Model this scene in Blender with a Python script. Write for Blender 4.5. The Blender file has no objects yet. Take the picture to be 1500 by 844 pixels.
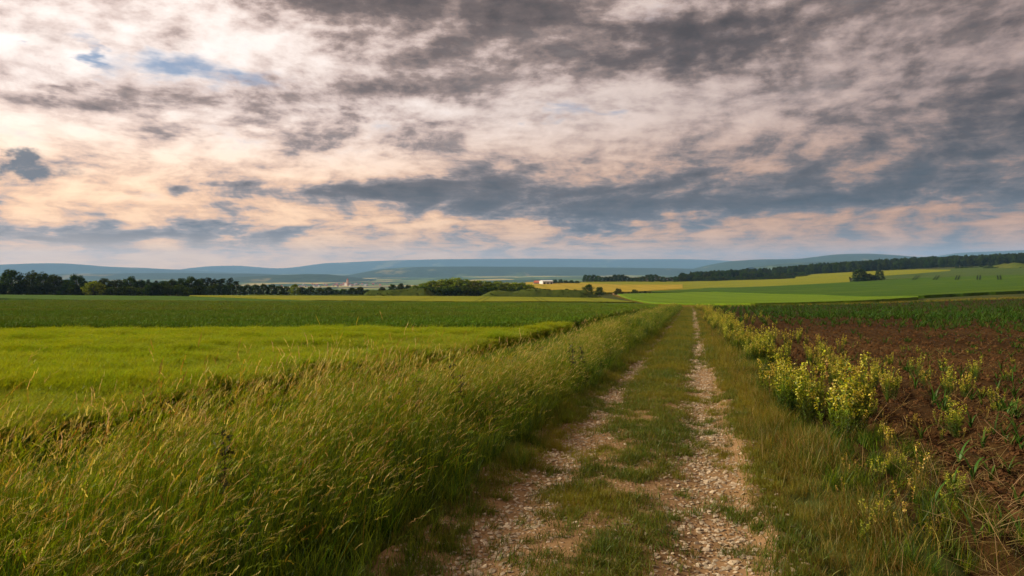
import bpy, math, random
import numpy as np
from mathutils import Vector

random.seed(7)
RNG = np.random.default_rng(11)
SC = bpy.context.scene
COL = SC.collection
R = math.radians

# ------------------------------------------------------------------ camera
FPX, HROW, CAMZ = 1000.0, 395.0, 1.75        # focal length in photo pixels, row of the level line, eye height
cd = bpy.data.cameras.new('camera')
cam = bpy.data.objects.new('camera', cd)
COL.objects.link(cam)
cam.location = (0, 0, CAMZ)
cam.rotation_euler = (R(90), 0, 0)
cd.sensor_width = 36.0
cd.lens = 36.0 * FPX / 1500.0
cd.shift_y = -(422.0 - HROW) / 1500.0
cd.clip_start = 0.05
cd.clip_end = 90000
SC.camera = cam

# ------------------------------------------------------------------ light
SUN_AZ, SUN_EL = R(-82), R(27)
SUNDIR = Vector((math.sin(SUN_AZ) * math.cos(SUN_EL), math.cos(SUN_AZ) * math.cos(SUN_EL), math.sin(SUN_EL)))
sd = bpy.data.lights.new('sun', 'SUN')
sd.energy = 5.0
sd.angle = R(3.0)
sd.color = (1.0, 0.88, 0.67)
sun = bpy.data.objects.new('sun', sd)
COL.objects.link(sun)
sun.rotation_euler = (-SUNDIR).to_track_quat('-Z', 'Y').to_euler()

SC.view_settings.view_transform = 'Standard'
SC.view_settings.look = 'None'
SC.view_settings.exposure = 0.62
SC.view_settings.gamma = 1.0
SC.view_settings.use_curve_mapping = False
SC.render.engine = 'CYCLES'
SC.cycles.use_denoising = True
SC.cycles.max_bounces = 5
SC.cycles.diffuse_bounces = 2
SC.cycles.use_adaptive_sampling = True
SC.cycles.adaptive_threshold = 0.02
SC.cycles.glossy_bounces = 2
SC.cycles.transmission_bounces = 4
SC.cycles.transparent_max_bounces = 8
SC.cycles.volume_bounces = 0


# ------------------------------------------------------------------ node helpers
class NT:
    """small helper to write node trees as expressions"""
    def __init__(self, tree):
        self.t = tree

    def new(self, typ, **kw):
        n = self.t.nodes.new(typ)
        for k, v in kw.items():
            setattr(n, k, v)
        return n

    def put(self, sock, v):
        if isinstance(v, bpy.types.NodeSocket):
            self.t.links.new(v, sock)
        elif v is not None:
            sock.default_value = v

    def m(self, op, a, b=None, c=None, clamp=False):
        n = self.new('ShaderNodeMath', operation=op, use_clamp=clamp)
        self.put(n.inputs[0], a)
        if b is not None:
            self.put(n.inputs[1], b)
        if c is not None:
            self.put(n.inputs[2], c)
        return n.outputs[0]

    def add(self, *a):
        r = a[0]
        for b in a[1:]:
            r = self.m('ADD', r, b)
        return r

    def mul(self, *a):
        r = a[0]
        for b in a[1:]:
            r = self.m('MULTIPLY', r, b)
        return r

    def sub(self, a, b):
        return self.m('SUBTRACT', a, b)

    def smooth(self, v, lo, hi, a=0.0, b=1.0):
        n = self.new('ShaderNodeMapRange', interpolation_type='SMOOTHSTEP')
        self.put(n.inputs['Value'], v)
        self.put(n.inputs['From Min'], lo)
        self.put(n.inputs['From Max'], hi)
        self.put(n.inputs['To Min'], a)
        self.put(n.inputs['To Max'], b)
        return n.outputs['Result']

    def xyz(self, x, y, z=0.0):
        n = self.new('ShaderNodeCombineXYZ')
        for i, v in enumerate((x, y, z)):
            self.put(n.inputs[i], v)
        return n.outputs[0]

    def sep(self, v):
        n = self.new('ShaderNodeSeparateXYZ')
        self.put(n.inputs[0], v)
        return n.outputs

    def noise(self, vec, scale, detail=5.0, rough=0.55, dist=0.0, lac=2.0):
        n = self.new('ShaderNodeTexNoise')
        self.put(n.inputs['Vector'], vec)
        n.inputs['Scale'].default_value = scale
        n.inputs['Detail'].default_value = detail
        n.inputs['Roughness'].default_value = rough
        n.inputs['Distortion'].default_value = dist
        n.inputs['Lacunarity'].default_value = lac
        return n.outputs[0], n.outputs[1]

    def noise2(self, *a):
        r = self.noise(*a)
        r[0].node.noise_dimensions = '2D'
        return r

    def mix(self, f, a, b, blend='MIX'):
        n = self.new('ShaderNodeMix', data_type='RGBA', blend_type=blend)
        self.put(n.inputs[0], f)
        self.put(n.inputs[6], a if isinstance(a, bpy.types.NodeSocket) else (*a, 1.0))
        self.put(n.inputs[7], b if isinstance(b, bpy.types.NodeSocket) else (*b, 1.0))
        return n.outputs[2]

    def vm(self, op, a, b=None, s=None):
        n = self.new('ShaderNodeVectorMath', operation=op)
        self.put(n.inputs[0], a)
        if b is not None:
            self.put(n.inputs[1], b)
        if s is not None:
            self.put(n.inputs['Scale'], s)
        return n.outputs['Value'] if op in ('DOT_PRODUCT', 'LENGTH') else n.outputs[0]

    def ramp(self, f, stops, interp='LINEAR'):
        n = self.new('ShaderNodeValToRGB')
        n.color_ramp.interpolation = interp
        els = n.color_ramp.elements
        while len(els) < len(stops):
            els.new(0.5)
        for e, (p, c) in zip(els, stops):
            e.position = p
            e.color = (*c, 1.0)
        self.put(n.inputs[0], f)
        return n.outputs[0]


# ------------------------------------------------------------------ sky (world)
def build_world():
    w = bpy.data.worlds.new('World')
    SC.world = w
    w.use_nodes = True
    t = w.node_tree
    t.nodes.clear()
    n = NT(t)
    out = n.new('ShaderNodeOutputWorld')
    bg = n.new('ShaderNodeBackground')
    bg.inputs['Strength'].default_value = 0.10
    t.links.new(bg.outputs[0], out.inputs[0])
    sky = n.new('ShaderNodeTexSky', sky_type='NISHITA')
    sky.sun_disc = False
    sky.sun_elevation = SUN_EL
    sky.sun_rotation = SUN_AZ
    sky.air_density = 1.0
    sky.dust_density = 2.0
    tc = n.new('ShaderNodeTexCoord')
    d = tc.outputs['Generated']
    x, y, z = n.sep(d)
    zc = n.m('MAXIMUM', z, 0.0)
    k = n.m('DIVIDE', 1.0, n.add(zc, 0.085))
    P = n.xyz(n.mul(x, k), n.mul(y, k), 0.0)
    az = n.m('ARCTAN2', x, y)
    el = n.m('ARCSINE', z)

    # domain warp
    _, wc = n.noise2(P, 0.7, 2.0, 0.5)
    warp = n.vm('SUBTRACT', wc, (0.5, 0.5, 0.5))
    P1 = n.vm('ADD', P, n.vm('SCALE', warp, s=0.5))

    def field(vec):
        a, _ = n.noise2(vec, 1.15, 6.0, 0.64)
        v = n.new('ShaderNodeTexVoronoi', feature='F1', normalize=True, voronoi_dimensions='2D')
        n.put(v.inputs['Vector'], vec)
        v.inputs['Scale'].default_value = 2.6
        v.inputs['Detail'].default_value = 3.0
        v.inputs['Roughness'].default_value = 0.6
        return n.add(n.mul(n.sub(a, 0.5), 1.5), n.mul(n.sub(0.38, v.outputs['Distance']), 0.75))

    f1 = field(P1)
    # puffs: detail with its own height, not only the flat layer's perspective
    Dp = n.vm('ADD', n.vm('MULTIPLY', n.xyz(az, el, 0.0), (9.0, 19.0, 1.0)), n.vm('SCALE', warp, s=0.7))
    fa, _ = n.noise2(Dp, 1.0, 6.0, 0.62)
    fb, _ = n.noise2(n.vm('ADD', Dp, (-0.16, 0.20, 0.0)), 1.0, 6.0, 0.62)
    pv = n.new('ShaderNodeTexVoronoi', feature='F1', normalize=True, voronoi_dimensions='2D')
    n.put(pv.inputs['Vector'], n.vm('ADD', Dp, n.vm('SCALE', n.vm('SUBTRACT', n.noise2(Dp, 3.0, 3.0, .6)[1], (.5, .5, .5)), s=.5)))
    pv.inputs['Scale'].default_value = 1.6
    pv.inputs['Detail'].default_value = 3.0
    pv.inputs['Roughness'].default_value = 0.55
    fp, _ = n.noise2(P1, 3.6, 5.0, 0.66)
    f2 = n.add(n.mul(n.sub(fa, .5), .75), n.mul(n.sub(fp, .5), .40), n.mul(n.sub(.40, pv.outputs['Distance']), .34), .5)
    relief = n.sub(fa, fb)

    # clouds standing in named directions (azimuth, elevation), ragged by noise
    Dn = n.vm('MULTIPLY', n.xyz(az, el, 0.0), (5.0, 15.0, 1.0))
    _, wc2 = n.noise2(Dn, 1.0, 5.0, 0.62)
    wx, wy, _ = n.sep(n.vm('SUBTRACT', wc2, (0.5, 0.5, 0.5)))
    azw = n.add(az, n.mul(wx, 0.34))
    elw = n.add(el, n.mul(wy, 0.10))
    Ds = n.vm('MULTIPLY', n.xyz(az, el, 0.0), (26.0, 34.0, 1.0))
    _, wc3 = n.noise2(Ds, 1.0, 4.0, 0.65)
    sx_, sy_, _ = n.sep(n.vm('SUBTRACT', wc3, (0.5, 0.5, 0.5)))
    azs = n.add(az, n.mul(sx_, 0.060))
    els = n.add(el, n.mul(sy_, 0.040))

    def blob(px, py, sx, sy, wgt, sharp=False):
        u, v = (px - 750) / FPX, (HROW - py) / FPX
        a0 = math.atan(u)
        e0 = math.atan(v * math.cos(a0))
        ca = math.cos(a0)
        sa, se = sx / FPX * ca * ca, sy / FPX * ca
        A, E = (azs, els) if sharp else (azw, elw)
        da = n.mul(n.sub(A, a0), 1.0 / sa)
        de = n.mul(n.sub(E, e0), 1.0 / se)
        g = n.m('EXPONENT', n.mul(n.add(n.mul(da, da), n.mul(de, de)), -1.0))
        return n.mul(g, wgt)

    blobs = [(540, 0, 210, 50, .62), (1010, 58, 230, 50, .66), (800, 8, 120, 22, .40), (615, 118, 110, 22, .48),
             (300, 278, 60, 12, .42), (520, 284, 110, 22, .50), (680, 268, 110, 34, .52),
             (860, 305, 230, 26, .52), (1060, 255, 190, 24, .40), (1250, 178, 100, 26, .34), (1470, 185, 120, 42, .55),
             (1400, 275, 190, 26, .45), (1180, 300, 260, 22, .36), (130, 345, 240, 20, .40),
             (350, 345, 150, 22, .30), (180, 285, 40, 8, .34), (70, 128, 60, 10, .34), (250, 158, 130, 14, .30), (1450, 60, 110, 55, .22),
             (330, 200, 200, 9, .26), (560, 180, 160, 9, .25),
             (400, 62, 170, 36, -.18), (60, 40, 120, 60, -.08), (150, 210, 200, 40, -.26), (900, 170, 240, 34, -.22), (560, 240, 160, 14, -.25), (700, 335, 400, 10, -.2)]
    B = None
    for b in blobs:
        g = blob(*b)
        B = g if B is None else n.add(B, g)
    S = n.add(blob(48, 248, 52, 15, 1.0, True), blob(30, 236, 26, 22, .8, True))
    gap = n.add(blob(295, 108, 125, 26, 1.55), blob(125, 66, 32, 36, 1.3), blob(820, 158, 64, 10, .95),
                blob(450, 222, 150, 14, .45), blob(20, 190, 50, 18, .45), blob(600, 200, 120, 10, .35))

    sundot = n.vm('DOT_PRODUCT', d, tuple(SUNDIR))
    near_sun = n.smooth(sundot, -0.40, 0.84)                  # brighter towards the veiled sun
    dens = n.add(n.mul(f1, 0.50), n.mul(B, 1.04), -0.08, n.mul(n.sub(1.0, near_sun), 0.04), n.mul(n.sub(f2, 0.5), 0.92))
    tt = n.m('MULTIPLY', n.add(dens, 0.40, n.mul(relief, 0.95)), 0.80, clamp=True)
    sunny = n.ramp(tt, [(0, (.78, .69, .64)), (.20, (.68, .575, .52)), (.38, (.52, .405, .36)), (.54, (.28, .205, .178)), (.72, (.140, .103, .092)), (1, (.078, .059, .054))])
    away = n.ramp(tt, [(0, (.36, .26, .22)), (.20, (.30, .215, .185)), (.38, (.205, .148, .132)), (.54, (.115, .083, .074)), (.72, (.062, .047, .045)), (1, (.036, .029, .029))])
    cloud = n.mix(near_sun, away, sunny)
    low = n.smooth(el, 0.04, 0.24, 1.0, 0.0)
    toned = n.mix(n.smooth(tt, .30, .62), (1.26, .90, .52), (.92, 1.04, 1.10))
    cloud = n.mix(low, cloud, n.mix(1.0, cloud, toned, 'MULTIPLY'))
    Sm = n.smooth(n.add(S, n.mul(n.sub(f2, 0.5), 1.6)), 0.12, 1.05)
    cloud = n.mix(n.mul(Sm, 0.93), cloud, n.mix(n.smooth(n.add(n.mul(sy_, 2.2), n.mul(n.sub(el, .143), 14.0), n.mul(relief, -2.5)), -.25, .55), (.085, .095, .112), (.30, .25, .23)))
    cloud = n.vm('SCALE', cloud, s=10.8)
    # openings: the clear sky behind
    hole = n.smooth(n.add(gap, n.mul(n.sub(0.5, f2), 2.6), n.mul(f1, -0.5)), 0.25, 1.75)
    clear = n.mix(0.75, sky.outputs[0], (1.05, 1.65, 2.75))
    col = n.mix(n.mul(hole, 0.92), cloud, clear)
    # level haze band just over the horizon
    hz = n.smooth(el, -0.01, 0.06, 1.0, 0.0)
    band = n.mix(near_sun, (3.2, 1.85, 1.15), (11.5, 6.3, 2.7))
    col = n.mix(n.mul(hz, 0.70), col, band)
    t.links.new(col, bg.inputs['Color'])
    w.cycles.sampling_method = 'MANUAL'
    w.cycles.sample_map_resolution = 512


build_world()


# ------------------------------------------------------------------ numeric noise
_T = np.random.default_rng(5).random((512, 512)).astype(np.float64)


def vnoise(x, y):
    x = np.asarray(x, float); y = np.asarray(y, float)
    xi = np.floor(x).astype(int); yi = np.floor(y).astype(int)
    fx = x - xi; fy = y - yi
    fx = fx * fx * (3 - 2 * fx); fy = fy * fy * (3 - 2 * fy)
    a = _T[xi & 511, yi & 511]; b = _T[(xi + 1) & 511, yi & 511]
    c = _T[xi & 511, (yi + 1) & 511]; d = _T[(xi + 1) & 511, (yi + 1) & 511]
    return (a * (1 - fx) + b * fx) * (1 - fy) + (c * (1 - fx) + d * fx) * fy


def fbm(x, y, s=1.0, o=4):
    x = np.asarray(x, float) * s + 37.3; y = np.asarray(y, float) * s + 11.7
    v = 0; a = 0.5; tot = 0
    for i in range(o):
        v = v + a * vnoise(x, y); tot += a
        x = x * 2.03 + 17.1; y = y * 2.03 + 5.3; a *= 0.5
    return v / tot - 0.5


def sstep(a, b, v):
    t = np.clip((np.asarray(v, float) - a) / (b - a), 0, 1)
    return t * t * (3 - 2 * t)


# ------------------------------------------------------------------ terrain
# photo row at which the ground appears, by column and distance (metres)
TPX = np.array([-600, 0, 250, 500, 750, 900, 1000, 1100, 1250, 1500, 2000], float)
TY = np.array([60, 100, 150, 200, 300, 400, 550, 800, 1100, 1500, 2500, 4000, 7000, 12000, 20000, 40000], float)
PL = 438 + 1750.0 / TY
ROWS = {
    -600: [467.2, 455, 447, 441, 434, 431, 431, 433, 440, 438, 428, 420, 411, 404, 400, 397],
    0:    [467.2, 455, 447, 441.5, 434.5, 432, 432, 434, 440, 438, 428, 420, 411, 404, 400, 397],
    250:  [467.2, 455, 447.6, 442.5, 436, 433, 433, 435, 440, 438, 428, 420, 411, 404, 400, 397],
    500:  [467.2, 455.3, 449, 444.6, 436.5, 433.5, 433, 434, 438, 435, 427, 420, 409, 403, 400, 397],
    750:  [467.2, 455.5, 449.7, 445.5, 438, 434, 428, 416, 412, 417, 420, 413, 405, 401, 399, 397],
    900:  [467.2, 455.5, 450.2, 447.3, 441, 434, 426, 416, 411, 413, 418, 411.5, 404, 400.5, 399, 397],
    1000: [467.2, 455.5, 450.8, 450, 443.5, 436, 428, 418, 411.5, 411, 415, 410.5, 403.5, 400, 399, 397],
    1100: [467.2, 455.2, 450.0, 449, 442, 434.5, 426, 416, 409, 405, 411, 412.5, 408.5, 404, 400, 397],
    1250: [467.2, 454.0, 447.0, 443.8, 438, 431, 418, 405, 397, 392, 398, 406, 407, 403.5, 400, 397],
    1500: [467.2, 452.0, 437.5, 431, 421, 412, 403, 393, 386, 379, 388, 400, 405, 403, 400, 397],
    2000: [467.2, 449, 432, 423, 411, 401, 392, 382, 376, 370, 382, 396, 404, 403, 400, 397]}
RES = np.array([np.array(ROWS[int(p)]) - PL for p in TPX])
_gp = np.arange(-600, 2001, 20.0)
_gl = np.arange(math.log(40), math.log(40000), 0.03)
_tmp = np.array([np.interp(_gl, np.log(TY), r) for r in RES])
_tmp[:, _gl < math.log(60)] = 0
GRID = np.array([np.interp(_gp, TPX, _tmp[:, j]) for j in range(len(_gl))]).T


def _blur(a, s, ax):
    k = int(s * 3); g = np.exp(-0.5 * (np.arange(-k, k + 1) / s) ** 2); g /= g.sum()
    pad = [(0, 0), (0, 0)]; pad[ax] = (k, k)
    return np.apply_along_axis(lambda v: np.convolve(v, g, 'valid'), ax, np.pad(a, pad, 'edge'))


GRID = _blur(_blur(GRID, 3.0, 0), 4.0, 1)
GRID[:, 0] = 0


_pc_y = np.array([-30, 0, 60, 110, 140, 180, 230, 330, 430, 560], float)
_pc_x = np.array([-8.52, -.6, 15.24, 28.44, 36.2, 44.0, 50.0, 59.0, 67.0, 76.0], float)
_fy = np.arange(-30, 560, 1.0)
_fx = np.convolve(np.pad(np.interp(_fy, _pc_y, _pc_x), 12, 'reflect', reflect_type='odd'), np.ones(25) / 25, 'valid')



def base_z(x, y):
    """broad shape of the land"""
    x = np.asarray(x, float); y = np.asarray(y, float)
    yc = np.maximum(y, 5.0)
    px = np.clip(750 + FPX * x / yc, -599, 1999)
    l = np.clip((np.log(yc) - _gl[0]) / 0.03, 0, len(_gl) - 1.001)
    p = (px + 600) / 20.0
    i = np.floor(p).astype(int); j = np.floor(l).astype(int)
    fi = p - i; fj = l - j
    g = (GRID[i, j] * (1 - fi) * (1 - fj) + GRID[i + 1, j] * fi * (1 - fj)
         + GRID[i, j + 1] * (1 - fi) * fj + GRID[i + 1, j + 1] * fi * fj)
    z = CAMZ - (438.0 - HROW) / FPX * y - 1.75 - g / FPX * yc
    o = x - np.where(y < 90, 0.264 * y, np.interp(y, _fy, _fx) + .6)
    z = z - .72 * sstep(-5.0, -9.2, o) * sstep(300, 120, y) * sstep(-40, -5, y)
    return np.where(y < -400, 17.2, z)


def path_x(y):
    y = np.asarray(y, float)
    return np.where(y < 90, 0.264 * y - 0.6, np.interp(y, _fy, _fx))


def offs(x, y):
    """sideways distance from the middle of the track"""
    return np.asarray(x, float) - path_x(y) - 0.6      # tracks at -1.45 and +0.15


def ground_z(x, y):
    x = np.asarray(x, float); y = np.asarray(y, float)
    o = offs(x, y)
    near = sstep(420, 200, y) * sstep(-30, -10, y)
    z = base_z(x, y) + near * (0.05 * fbm(x, y, 0.6, 3) + 0.03 * fbm(x, y, 3.1, 2))
    # verge bank to the left, low bank to the right of the track
    z = z + near * (0.10 * sstep(-1.9, -3.4, o) * sstep(-6.0, -4.6, o) + 0.06 * sstep(0.55, 1.1, o) * sstep(3.0, 2.0, o))
    return z


def gz(x, y):
    return float(ground_z(np.array([x]), np.array([y]))[0])


_MY = np.exp(np.linspace(math.log(2.0), math.log(26000), 2600))


def at(px, py, ymin=2.0):
    """where the line of sight through a photo pixel meets the ground"""
    u = (px - 750) / FPX
    zt = base_z(u * _MY, _MY)
    zr = CAMZ - (py - HROW) / FPX * _MY
    hit = np.nonzero((zr <= zt) & (_MY >= ymin))[0]
    Y = _MY[hit[0]] if len(hit) else 20000.0
    return u * Y, Y


# ------------------------------------------------------------------ object helpers
def tag(o, label=None, cat=None, group=None, kind=None):
    if label: o['label'] = label
    if cat: o['category'] = cat
    if group: o['group'] = group
    if kind: o['kind'] = kind
    return o


def link(o, parent=None):
    COL.objects.link(o)
    if parent is not None:
        o.parent = parent
    return o


def empty(name, loc, rz=0.0, sc=(1, 1, 1)):
    o = bpy.data.objects.new(name, None)
    o.empty_display_size = 0.2
    o.location = loc
    o.rotation_euler = (0, 0, rz)
    o.scale = sc
    return link(o)


def mesh(name, v, f, mat=None, smooth=False, col=None):
    me = bpy.data.meshes.new(name)
    v = np.asarray(v, float)
    me.from_pydata(v.tolist() if len(v) else [], [], [tuple(int(i) for i in q) for q in f])
    if mat is not None:
        for mm in (mat if isinstance(mat, (list, tuple)) else [mat]):
            me.materials.append(mm)
    if smooth:
        me.polygons.foreach_set('use_smooth', np.ones(len(me.polygons), bool))
    if col is not None:
        a = me.color_attributes.new('Col', 'FLOAT_COLOR', 'POINT')
        c = np.ones((len(v), 4), np.float32); c[:, :3] = np.asarray(col, np.float32)
        a.data.foreach_set('color', c.ravel())
    me.update()
    return me


def grid_faces(nr, nc, closed=False):
    i = np.arange(nr - 1)[:, None]; j = np.arange(nc - (0 if closed else 1))[None, :]
    a = i * nc + j; b = i * nc + (j + 1) % nc
    return np.stack([a, b, b + nc, a + nc], -1).reshape(-1, 4)


class MB:
    """collects blades, leaves and tubes with a colour at each vertex"""
    def __init__(self):
        self.v = []; self.f = []; self.c = []

    def quad(self, pts, col):
        n = len(self.v)
        self.v += [tuple(p) for p in pts]; self.c += [col] * len(pts)
        self.f.append(tuple(range(n, n + len(pts))))

    def blade(self, p, az, length, width, lean=0.3, bend=0.6, c0=(.1, .15, .02), c1=None, segs=3, tip=0.0, twist=0.0):
        c1 = c1 or c0
        ca, sa = math.cos(az), math.sin(az)
        wx, wy = -math.sin(az + twist), math.cos(az + twist)
        x, y, z = p
        ang = lean
        n0 = len(self.v)
        st = length / segs
        for i in range(segs + 1):
            t = i / segs
            w = width * 0.5 * ((1 - t) ** 0.7 if tip == 0 else (1 - t * (1 - tip)))
            cc = tuple(a + (b - a) * t for a, b in zip(c0, c1))
            self.v.append((x - wx * w, y - wy * w, z)); self.v.append((x + wx * w, y + wy * w, z))
            self.c += [cc, cc]
            if i < segs:
                self.f.append((n0 + 2 * i, n0 + 2 * i + 1, n0 + 2 * i + 3, n0 + 2 * i + 2))
            x += ca * math.sin(ang) * st; y += sa * math.sin(ang) * st; z += math.cos(ang) * st
            ang += bend / segs
        return (x, y, z), ang

    def leaf(self, p, nrm, size, col, asp=1.0):
        nrm = Vector(nrm).normalized()
        a = nrm.orthogonal().normalized()
        a.rotate(__import__('mathutils').Quaternion(nrm, random.uniform(0, 6.28)))
        b = nrm.cross(a)
        p = Vector(p)
        s = size * 0.5
        self.quad([p - a * s * asp, p - b * s * .8, p + a * s * asp, p + b * s * .8], col)

    def tube(self, pts, rads, col, n=6):
        n0 = len(self.v)
        for k, (p, r) in enumerate(zip(pts, rads)):
            p = Vector(p)
            d = (Vector(pts[min(k + 1, len(pts) - 1)]) - Vector(pts[max(k - 1, 0)])).normalized()
            a = d.orthogonal().normalized(); b = d.cross(a)
            for i in range(n):
                q = p + (a * math.cos(6.2832 * i / n) + b * math.sin(6.2832 * i / n)) * r
                self.v.append(tuple(q)); self.c.append(col)
        for k in range(len(pts) - 1):
            for i in range(n):
                self.f.append((n0 + k * n + i, n0 + k * n + (i + 1) % n, n0 + (k + 1) * n + (i + 1) % n, n0 + (k + 1) * n + i))

    def box(self, c, s, col, rz=0.0):
        n0 = len(self.v)
        for dz in (-1, 1):
            for dx, dy in ((-1, -1), (1, -1), (1, 1), (-1, 1)):
                X, Y = dx * s[0] / 2, dy * s[1] / 2
                self.v.append((c[0] + X * math.cos(rz) - Y * math.sin(rz), c[1] + X * math.sin(rz) + Y * math.cos(rz), c[2] + dz * s[2] / 2))
                self.c.append(col)
        for q in ((0, 3, 2, 1), (4, 5, 6, 7), (0, 1, 5, 4), (1, 2, 6, 5), (2, 3, 7, 6), (3, 0, 4, 7)):
            self.f.append(tuple(n0 + i for i in q))

    def me(self, name, mat, smooth=False):
        return mesh(name, self.v, self.f, mat, smooth, self.c)


def vary(c, a=0.25, h=0.08):
    k = 1 + random.uniform(-a, a)
    return tuple(max(0.001, x * k * (1 + random.uniform(-h, h))) for x in c)


# ------------------------------------------------------------------ materials
def material(name):
    m = bpy.data.materials.new(name)
    m.use_nodes = True
    m.node_tree.nodes.clear()
    n = NT(m.node_tree)
    n.out = n.new('ShaderNodeOutputMaterial')
    return m, n


def plant_mat(name, trans=0.35, jitter=0.25, gloss=0.04, dry=(0.24, 0.16, 0.04), tintmax=0.8):
    """leaf material: vertex colour, own tint per tuft, light shining through"""
    m, n = material(name)
    a = n.new('ShaderNodeAttribute', attribute_name='Col')
    oi = n.new('ShaderNodeObjectInfo')
    ti = n.new('ShaderNodeAttribute', attribute_name='tint', attribute_type='INSTANCER')
    col = n.mix(n.m('MULTIPLY', ti.outputs['Fac'], tintmax, clamp=True), a.outputs['Color'], dry)
    hs = n.new('ShaderNodeHueSaturation')
    n.put(hs.inputs['Color'], col)
    n.put(hs.inputs['Hue'], n.add(0.5, n.mul(n.sub(oi.outputs['Random'], 0.5), 0.05)))
    n.put(hs.inputs['Value'], n.add(1.0, n.mul(n.sub(n.m('FRACT', n.mul(oi.outputs['Random'], 7.31)), 0.5), jitter * 2)))
    c = hs.outputs[0]
    df = n.new('ShaderNodeBsdfDiffuse'); n.put(df.inputs['Color'], c)
    tr = n.new('ShaderNodeBsdfTranslucent')
    n.put(tr.inputs['Color'], n.mix(1.0, c, (1.25, 1.15, 0.6), 'MULTIPLY'))
    gl = n.new('ShaderNodeBsdfGlossy'); gl.inputs['Roughness'].default_value = 0.45
    gl.inputs['Color'].default_value = (.8, .8, .7, 1)
    mx = n.new('ShaderNodeMixShader'); mx.inputs[0].default_value = trans
    n.put(mx.inputs[1], df.outputs[0]); n.put(mx.inputs[2], tr.outputs[0])
    m2 = n.new('ShaderNodeMixShader'); m2.inputs[0].default_value = gloss
    n.put(m2.inputs[1], mx.outputs[0]); n.put(m2.inputs[2], gl.outputs[0])
    n.put(n.out.inputs[0], m2.outputs[0])
    return m


def surf_mat(name, fn, rough=0.95, spec=0.03):
    """fn(n, pos) -> colour, height (or None), bump strength"""
    m, n = material(name)
    g = n.new('ShaderNodeNewGeometry')
    pos = g.outputs['Position']
    r = fn(n, pos)
    b = n.new('ShaderNodeBsdfPrincipled')
    b.inputs['Roughness'].default_value = rough
    b.inputs['Specular IOR Level'].default_value = spec
    n.put(b.inputs['Base Color'], r[0])
    if r[1] is not None:
        bp = n.new('ShaderNodeBump')
        bp.inputs['Strength'].default_value = r[2]
        bp.inputs['Distance'].default_value = r[3]
        n.put(bp.inputs['Height'], r[1])
        n.put(b.inputs['Normal'], bp.outputs[0])
    n.put(n.out.inputs[0], b.outputs[0])
    return m


def crop_mat(name, c0, c1, c2=None, streak=(0.02, 0.25), ang=0.0, bump=1.0, lines=0.55):
    def fn(n, pos):
        mp = n.new('ShaderNodeMapping'); n.put(mp.inputs['Vector'], pos)
        mp.inputs['Rotation'].default_value = (0, 0, ang)
        a, _ = n.noise(n.vm('MULTIPLY', mp.outputs[0], (streak[0], streak[1], 0.0)), 1.0, 5, .6)
        b, _ = n.noise(pos, 0.02, 4, .55)
        c, _ = n.noise(pos, 2.2, 4, .7)
        px_, py_, _z = n.sep(mp.outputs[0])
        ln = n.m('ABSOLUTE', n.sub(n.m('FRACT', n.mul(px_, 1 / 21.0)), .5))
        wheel = n.mul(n.smooth(n.m('ABSOLUTE', n.sub(ln, .055)), .012, .030, 1.0, 0.0), lines)
        f = n.smooth(n.add(n.mul(a, .6), n.mul(b, .4)), .32, .68)
        col = n.mix(f, c0, c1)
        if c2:
            col = n.mix(n.smooth(b, .52, .75, 0, .8), col, c2)
        col = n.mix(n.smooth(c, .3, .7, 0, .55), col, tuple(v * .5 for v in c0))
        col = n.mix(wheel, col, tuple(v * .45 for v in c0))
        return col, n.add(n.mul(c, .7), n.mul(a, .5)), bump, 0.4
    return surf_mat(name, fn)


M_GRASS = plant_mat('grass_blades', 0.42, 0.22, 0.012, dry=(0.22, 0.17, 0.014))
M_BARLEY = plant_mat('barley_stalks', 0.42, 0.10, 0.01, dry=(0.215, 0.275, 0.006))
M_CROP = plant_mat('dark_crop_leaves', 0.15, 0.12, 0.01)
M_WEED = plant_mat('weed_leaves', 0.35, 0.15, 0.02)
M_LEAF = plant_mat('tree_leaves', 0.28, 0.28, 0.0, dry=(.11, .12, .015))


def _bark(n, pos):
    a, _ = n.noise(pos, 6.0, 4, .6)
    return n.mix(a, (.05, .04, .03), (.12, .095, .07)), a, .5, .05


M_BARK = surf_mat('bark', _bark)


def _under(n, pos):
    """land under everything: turf near by, a patchwork of fields in the valley"""
    a, _ = n.noise(pos, 1.3, 5, .65)
    b, _ = n.noise(pos, 0.12, 4, .55)
    turf = n.mix(a, (.020, .028, .006), (.055, .060, .014))
    turf = n.mix(n.smooth(b, .45, .7, 0, .5), turf, (.07, .075, .016))
    x, y, z = n.sep(pos)
    _, wc = n.noise(pos, 0.0011, 3, .5)
    p2 = n.vm('ADD', n.vm('MULTIPLY', pos, (1, .62, 0)), n.vm('SCALE', n.vm('SUBTRACT', wc, (.5, .5, .5)), s=240.0))
    vo = n.new('ShaderNodeTexVoronoi'); n.put(vo.inputs['Vector'], p2); vo.inputs['Scale'].default_value = 1 / 330.0
    r, g, bb = n.sep(vo.outputs['Color'])
    patch = n.ramp(r, [(0, (.03, .055, .015)), (.22, (.06, .10, .022)), (.40, (.10, .14, .03)), (.55, (.30, .24, .07)),
                       (.70, (.05, .09, .02)), (.84, (.24, .20, .08)), (.92, (.09, .12, .03))], 'CONSTANT')
    w, _ = n.noise(pos, 0.0016, 5, .6)
    patch = n.mix(n.smooth(w, .52, .58, 0, .9), patch, (.018, .035, .014))
    far = n.smooth(y, 1250, 1700)
    return n.mix(far, turf, patch), a, .6, .05


M_UNDER = surf_mat('land', _under)


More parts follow.
